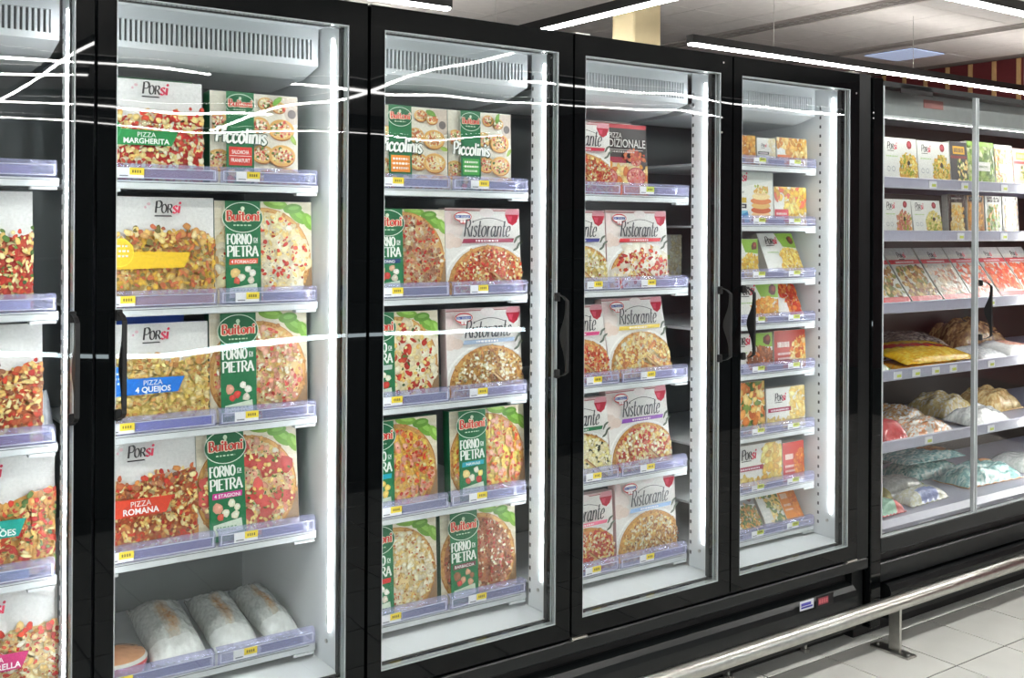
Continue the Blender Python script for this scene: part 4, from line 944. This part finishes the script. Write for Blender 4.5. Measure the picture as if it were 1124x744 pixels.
# canopy: grey inner fascia behind the glass with a lit lower edge
build(MB().prism([(.10, 2.17), (.10, 2.062), (.112, 2.062), (.112, 2.075), (.40, 2.075), (.40, 2.17)], X0+.03, X1-.03, 'x'), 'canopy', pm('canopy_grey', (146, 150, 150), 0.4), ch)
build(MB().box(X0+.05, X1-.05, .125, .150, 2.064, 2.074), 'light_strip', M_LEDC, ch)
build(MB().box(X0+.03, X1-.03, .094, .0995, 2.058, 2.068), 'canopy_lip', M_WHITE, ch)
build(MB().box(2.66, 2.80, .098, .100, 2.115, 2.15), 'sticker', pm('faded_red_sticker', (150, 96, 92), 0.5), ch)
build(MB().box(2.40, 2.62, .030, .034, 2.150, 2.186), 'top_sign', M_BODY, ch)
CS = [1.775, 1.554, 1.256, .978, .685]
for k, z in enumerate(CS):
    m = MB(); yf = .125
    m.bevbox(X0+.04, X1-.04, yf, yf+.012, z, z+.046, .003, axis='x'); m.box(X0+.04, X1-.04, yf+.012, .73, z+.010, z+.022)
    s = build(m, 'shelf', M_RAILP, ch)
    build(MB().box(X0+.04, X1-.04, yf-.004, yf, z+.040, z+.044), 'rail_lip', M_TRAYEDGE, s)
    for x in {0: (2.74, 2.98, 3.3), 1: (2.95, 3.3), 2: (3.2,), 3: (2.50, 2.63, 2.77, 2.90, 3.2), 4: (2.72, 3.2)}[k]:
        lb = MB().box(x, x+.055, yf-.002, yf, z+.006, z+.036, PAPER).box(x+.02, x+.05, yf-.0025, yf-.002, z+.012, z+.024, LIME); build(lb, 'price_label', M_LABEL, s)
m = MB(); m.prism([(.06, .335), (.06, .405), (.09, .425), (.73, .425), (.73, .335)], X0+.04, X1-.04, 'x'); s = build(m, 'base_deck', M_RAILP, ch)
for x, w_ in ((2.30, .05), (2.58, .11), (2.98, .05), (3.25, .05)):
    build(MB().box(x, x+w_, .057, .0598, .355, .395, PAPER).box(x+.01, x+w_-.01, .0565, .057, .362, .38, LIME if w_ < .1 else lin((214, 150, 80))), 'price_label', M_LABEL, s)
def cdoor(xa, xb, hx):
    g = MB().box(xa+.002, xb-.002, .006, .014, .402, 2.165); d = build(g, 'door', M_CGLASS, ch)
    e = MB(); e.box(xa+.002, xa+.009, .004, .020, .402, 2.165); e.box(xb-.013, xb-.002, .004, .020, .402, 2.165); e.box(xa, xb, .004, .016, .400, .405); build(e, 'edge_profile', M_EDGE, d)
    if hx:
        h = build(bow_handle(hx, 1.135, 1.390), 'handle', M_RUBBER, d)
cdoor(X0+.066, 2.905, None); cdoor(2.909, 3.60, 2.920); cdoor(3.604, 4.4, None); cdoor(4.404, 5.18, None)
# light columns at the next door joints
for x in (3.62, 4.40): build(MB().bevbox(x-.02, x+.02, .05, .10, .43, 2.05, .003, axis='z'), 'light_strip', M_LEDV, ch)

# ---- chiller goods
CZs = [z+.0225 for z in CS]
def cpack(label, x, row, w, h, art, tilt=.08, y=.165, t=.03, group=None, seed=1, front=(226, 226, 222), sides=(206, 204, 198), name='chilled_pack', mat=None, yaw=0, roll=0):
    return pack(name, label, 'food pack', x, CZs[row], w, h, art, t=t, y=y, tilt=tilt, sides=sides, front=front, group=group, seed=seed, mat=mat, yaw=yaw, roll=roll)
def art_pasta(A, food=PASTA, c=(150, 40, 50)):
    A.rect('background', 0, 0, 1, 1, (228, 228, 224)); porsi_logo(A, .26, .74, .13); A.oval('seal', .78, .86, .075, .095, c); A.oval('seal', .78, .87, .045, .05, tuple(min(255, x+40) for x in c)); A.scribble('lettering', .08, .42, .57, .03, (160, 200, 120))
    A.oval('food_picture', .72, .18, .28, .12, (214, 160, 80), 18); A.scatter('food_picture', 110, (.42, .06, 1, .72), lambda u, v: ((u-.72)/.26)**2+((v-.36)/.32)**2 < 1, food+[(140, 160, 50)], .03, .06, 1.6); A.blob('food_picture', .72, .45, .05, (50, 40, 36))
    for k in range(2): A.oval('lettering', .12+.14*k, .30, .05, .06, (150, 160, 170), 12); A.oval('lettering', .12+.14*k, .30, .04, .045, (228, 228, 224), 12)
def art_dark(A, c=(56, 56, 60), food=CHZ):
    A.rect('background', 0, 0, 1, 1, c); A.rect('name_band', .05, .62, .95, .68, (130, 40, 40)); A.rect('brand_logo', .18, .72, .85, .90, (226, 170, 40)); A.scribble('brand_logo', .24, .8, .76, .10, c); A.scatter('food_picture', 60, (.4, .05, 1, .58), lambda u, v: True, food+HER, .04, .08, 1.4)
def art_salad(A, cols, top=(150, 190, 90)):
    A.rect('background', 0, 0, 1, 1, (190, 206, 160)); A.scatter('food_picture', 150, (0, 0, 1, 1), lambda u, v: True, cols, .05, .12, 1.7); A.poly('clear_flap', [(0, .9), (1, .9), (1, 1), (0, 1)], top); A.rect('label', .18, .35, .82, .55, (232, 232, 224)); A.scribble('label', .25, .75, .42, .05, (90, 120, 70))
cpack('white pasta pack with yellow tagliatelle at the left of the chiller top shelf', 2.490, 0, .236, .190, art_pasta, seed=101, group='white pasta packs')
cpack('white pasta pack with yellow tagliatelle beside the dark pack on the chiller top shelf', 2.732, 0, .236, .188, art_pasta, seed=102, group='white pasta packs')
cpack('dark charcoal pack with yellow logo on the chiller top shelf', 2.974, 0, .135, .196, art_dark, seed=103, group='chilled packs')
SALG = [(120, 160, 60), (160, 190, 96), (90, 130, 50), (206, 214, 160)]
cpack('clear green salad pack behind the chiller door joint', 3.110, 0, .215, .205, lambda A: art_salad(A, SALG), seed=104, group='chilled packs', mat=M_FILM)
cpack('orange and green vegetable pack on the chiller top shelf', 3.332, 0, .150, .200, lambda A: art_salad(A, [(226, 130, 50), (236, 170, 70), (150, 176, 60), (206, 200, 80)], (220, 220, 214)), seed=105, group='chilled packs', mat=M_FILM)
cpack('pink pack with dark logo at the right edge of the chiller top shelf', 3.490, 0, .16, .190, lambda A: art_dark(A, (214, 150, 150)), seed=106, group='chilled packs')
cpack('white pasta pack with pink and brown ravioli on the second chiller shelf', 2.490, 1, .196, .152, lambda A: art_pasta(A, [(206, 140, 120), (190, 110, 96), (220, 180, 140)]), seed=107, group='white pasta packs')
cpack('white pasta pack with pale yellow pasta on the second chiller shelf', 2.700, 1, .210, .150, lambda A: art_pasta(A, [(240, 224, 150), (230, 206, 120), (206, 200, 110)]), seed=108, group='white pasta packs', tilt=.14)
for k, (x, c, f_, lab) in enumerate(((2.955, (70, 60, 56), CHZ, 'brown-edged tall pack right of the pale pasta pack'), (3.105, (170, 120, 60), GOLD, 'golden tall pack beside the chiller door joint, second shelf'), (3.250, (226, 228, 222), SALG, 'white and green tall pack on the second chiller shelf'), (3.395, (96, 90, 80), ORNG, 'grey tall pack with orange picture on the second chiller shelf'))):
    cpack(lab, x, 1, .135, .182, lambda A, c=c, f_=f_: (A.rect('background', 0, 0, 1, 1, c), A.rect('label', .1, .84, .9, .97, (60, 56, 56)), A.rect('background', .2, .0, .8, .80, (226, 214, 180)), A.scatter('food_picture', 90, (.15, .02, .85, .75), lambda u, v: True, f_+[(236, 170, 80)], .05, .10, 1.3), A.scribble('lettering', .2, .8, .885, .04, (200, 196, 186))), seed=110+k, group='chilled packs', mat=M_FILM, tilt=.05)
def art_flat(A, food, band=(196, 60, 66)):
    A.rect('background', 0, 0, 1, 1, (206, 204, 196)); A.rect('clear_flap', 0, .86, 1, 1, (190, 192, 190)); A.rect('name_band', .0, .70, 1, .78, band); A.scribble('name_band', .2, .8, .72, .03, (240, 220, 220)); porsi_logo(A, .5, .82, .12)
    A.scatter('food_picture', 150, (.06, .14, .94, .66), lambda u, v: True, food, .03, .07, 1.3); A.rect('name_band', 0, .02, 1, .12, band)
MIX = [(150, 110, 60), (190, 150, 90), (120, 70, 46), (206, 180, 120), (110, 120, 60)]
SALM = [(226, 96, 60), (236, 130, 90), (214, 74, 50)]
for k, (x, f_, lab) in enumerate(((2.455, MIX, 'sloping clear pack of mixed grain, leftmost on the third chiller shelf'), (2.690, MIX, 'sloping clear pack of mixed grain, second on the third chiller shelf'), (2.925, [(226, 206, 180), (206, 150, 130), (232, 224, 214)], 'sloping pale ham pack beside the chiller door joint'), (3.155, SALM+[(232, 220, 210)], 'sloping red salmon pack behind the chiller handle'), (3.385, SALM, 'sloping red salmon pack at the right edge of the chiller'), (3.615, SALM, 'sloping red salmon pack cut by the right edge of the photo'))):
    cpack(lab, x, 2, .222, .285, lambda A, f_=f_: art_flat(A, f_), tilt=.62, t=.016, seed=120+k, group='sloping flat packs', mat=M_FILM, y=.16)
def flatcol(cols): return lambda u, v, rd: rd.choice(cols)
def yel(u, v, rd):
    if abs(v-.1+.3*u) < .16: return (214, 60, 36)
    return rd.choice([(242, 196, 44), (236, 180, 36), (246, 210, 70)])
z3 = CZs[3]; z4 = CZs[4]; z5 = .426
def flat(label, x, y, z, w_, l_, h_, colf, seed, rx=0, rz=0, wr=.06, crimp=.06, grp='lying packs'):
    bag('chilled_pack', label, 'food pack', x, y, z, w_, l_, h_, colf, seed, (rx, 0, rz), grp, crimp=crimp, wr=wr)
flat('large yellow pack with red stripe lying on the fourth chiller shelf', 2.93, .30, z3+.022, .50, .26, .030, yel, 31, .20, -.06)
flat('orange-yellow pack under the large yellow pack', 2.88, .27, z3+.001, .46, .22, .018, flatcol([(226, 160, 50), (214, 140, 44), (206, 170, 90)]), 30, 0, -.03)
flat('grey-brown pack with dark print behind the yellow pack', 3.22, .565, z3+.03, .44, .20, .035, flatcol([(140, 128, 118), (96, 88, 84), (176, 166, 156)]), 32, .25, -.18)
flat('small green and white pack left of the yellow pack', 2.50, .24, z3+.001, .12, .15, .03, lambda u, v, rd: (226, 230, 220) if abs(u) < .5 else (120, 170, 90), 33, .1, .15)
flat('tan pack behind the green and white pack', 2.80, .56, z3+.001, .26, .20, .06, flatcol([(150, 120, 76), (170, 140, 90), (120, 96, 64)]), 34)
flat('silver-white pack behind the chiller door joint', 3.33, .25, z3+.001, .23, .20, .035, flatcol([(226, 228, 230), (206, 210, 214), (236, 236, 236)]), 35, .12)
flat('white pack with pink meat at the right edge of the fourth chiller shelf', 3.61, .27, z3+.001, .29, .22, .045, lambda u, v, rd: rd.choice([(230, 160, 140), (236, 190, 170)]) if math.hypot(u-.2, v) < .6 else (228, 228, 226), 36, .1)
flat('brown dried-mushroom bag behind the white meat pack', 3.76, .58, z3+.001, .50, .24, .13, flatcol([(150, 110, 66), (120, 84, 50), (176, 140, 90)]), 37, wr=.2)
# fifth chiller shelf
g5 = 'packs on the fifth chiller shelf'
flat('red and white tray pack at the left end of the fifth chiller shelf', 2.57, .22, z4+.001, .17, .15, .085, lambda u, v, rd: (206, 60, 66) if v < -.1 else rd.choice([(226, 200, 170), (214, 170, 140)]), 41, grp=g5)
flat('clear tray of orange pastries in front on the fifth chiller shelf', 2.85, .24, z4+.001, .36, .14, .050, flatcol([(226, 150, 100), (214, 170, 130), (230, 226, 220), (228, 222, 214)]), 50, .1, .05, .2, grp=g5)
flat('clear tray of buns behind the orange pastries', 2.98, .46, z4+.001, .36, .18, .060, flatcol([(206, 150, 96), (220, 190, 150), (226, 224, 220)]), 51, .1, .05, .2, grp=g5)
flat('clear bag of pale rolls behind the chiller door joint', 3.38, .48, z4+.001, .34, .22, .075, flatcol([(226, 206, 150), (214, 190, 130), (232, 226, 206)]), 52, .1, .1, .2, grp=g5)
flat('silvery clear bag right of the chiller door joint', 3.32, .25, z4+.001, .36, .16, .055, flatcol([(226, 228, 226), (210, 212, 210), (236, 236, 234)]), 53, .1, .1, .2, grp=g5)
flat('clear bag of tan rolls at the right edge of the fifth chiller shelf', 3.72, .44, z4+.001, .34, .22, .09, flatcol([(214, 180, 120), (226, 200, 140), (196, 156, 96)]), 54, 0, 0, .2, grp=g5)
# base deck
TEAL = [(120, 172, 170), (146, 192, 188), (104, 158, 156), (196, 218, 214), (170, 204, 200)]
g6 = 'bags on the chiller base'
flat('teal clear bag at the back, under the bag with brown fish', 3.27, .50, z5+.001, .42, .20, .060, flatcol(TEAL), 60, 0, -.05, .2, grp=g6)
flat('upper teal clear bag with brown fish on the chiller base', 3.25, .50, z5+.082, .46, .20, .030, lambda u, v, rd: rd.choice([(206, 150, 96), (190, 130, 80)]) if (u > .1 and abs(v) < .45) else rd.choice(TEAL), 61, 0, -.06, .25, grp=g6)
flat('lower teal clear bag with brown fish behind the chiller door joint', 3.38, .275, z5+.001, .46, .19, .065, lambda u, v, rd: rd.choice([(206, 150, 96), (196, 140, 90)]) if (u > .15 and v > .1) else rd.choice(TEAL), 62, 0, -.05, .3, grp=g6)
flat('white rectangular tray pack at the back left of the chiller base', 2.84, .36, z5+.001, .34, .16, .055, lambda u, v, rd: rd.choice([(230, 230, 224), (216, 218, 210)]) if abs(u) < .8 else (206, 196, 120), 63, .05, .02, grp=g6)
flat('white pack with blue print in front on the chiller base', 2.80, .20, z5+.001, .30, .11, .050, lambda u, v, rd: (150, 160, 206) if v < -.2 and abs(u) < .5 else rd.choice([(232, 232, 228), (220, 216, 190)]), 64, .05, .05, grp=g6)
flat('mint and pink pack at the left corner of the chiller base', 2.50, .17, z5+.001, .17, .11, .05, lambda u, v, rd: (226, 110, 110) if u > .2 else (170, 214, 190), 65, grp=g6)
flat('pale clear bag at the right end of the chiller base', 3.80, .30, z5+.001, .26, .26, .06, flatcol([(226, 230, 228), (204, 214, 210)]), 66, grp=g6)

# ================================================================== BUMPER RAIL AND SMALL THINGS
rl = thing('bumper_rail', 'stainless steel floor rail running along the foot of the freezers', 'rail', (2.2, -.10, 0))
build(MB().tube([(.2, -.10, .186), (5.2, -.10, .186)], .029, 20), 'rail_pipe', M_STEEL, rl, True)
for x in (2.195, 4.4):
    build(MB().bevbox(x-.006, x+.006, -.125, -.075, .008, .175, .002, axis='z'), 'post', M_STEEL, rl)
    fp = MB().bevbox(x-.028, x+.028, -.175, -.005, .0005, .009, .002, axis='z')
    build(fp, 'foot_plate', M_STEEL, rl)
    for yy in (-.155, -.025): build(MB().tube([(x, yy, .009), (x, yy, .013)], .007, 8), 'bolt', M_STEEL, rl)
# rating stickers on the freezer bumper
stc = MB(); yb = -.0012
stc.box(1.765, 1.842, yb, 0, .213, .247, lin((226, 228, 236)))
build(stc.box(1.772, 1.835, yb-.0006, yb, .220, .226, lin((60, 60, 160))).box(1.772, 1.826, yb-.0006, yb, .229, .239, lin((90, 84, 180))), 'sticker', M_LABEL, cabB)
stc = MB().box(1.856, 1.955, yb, 0, .205, .248, lin((24, 24, 26))); stc.box(1.868, 1.925, yb-.0006, yb, .214, .240, lin((150, 70, 80)))
for k in range(4): stc.box(1.872+k*.013, 1.881+k*.013, yb-.0012, yb-.0006, .219, .235, lin((206, 110, 116)))
build(stc, 'sticker', M_LABEL, cabB)
# levelling feet and a fallen scrap below the freezer
for x in (1.50, 1.92): build(MB().tube([(x, .10, 0.0), (x, .10, .012)], .018, 10).tube([(x, .10, .012), (x, .10, .075)], .007, 8), 'levelling_foot', M_STEEL, cabB)
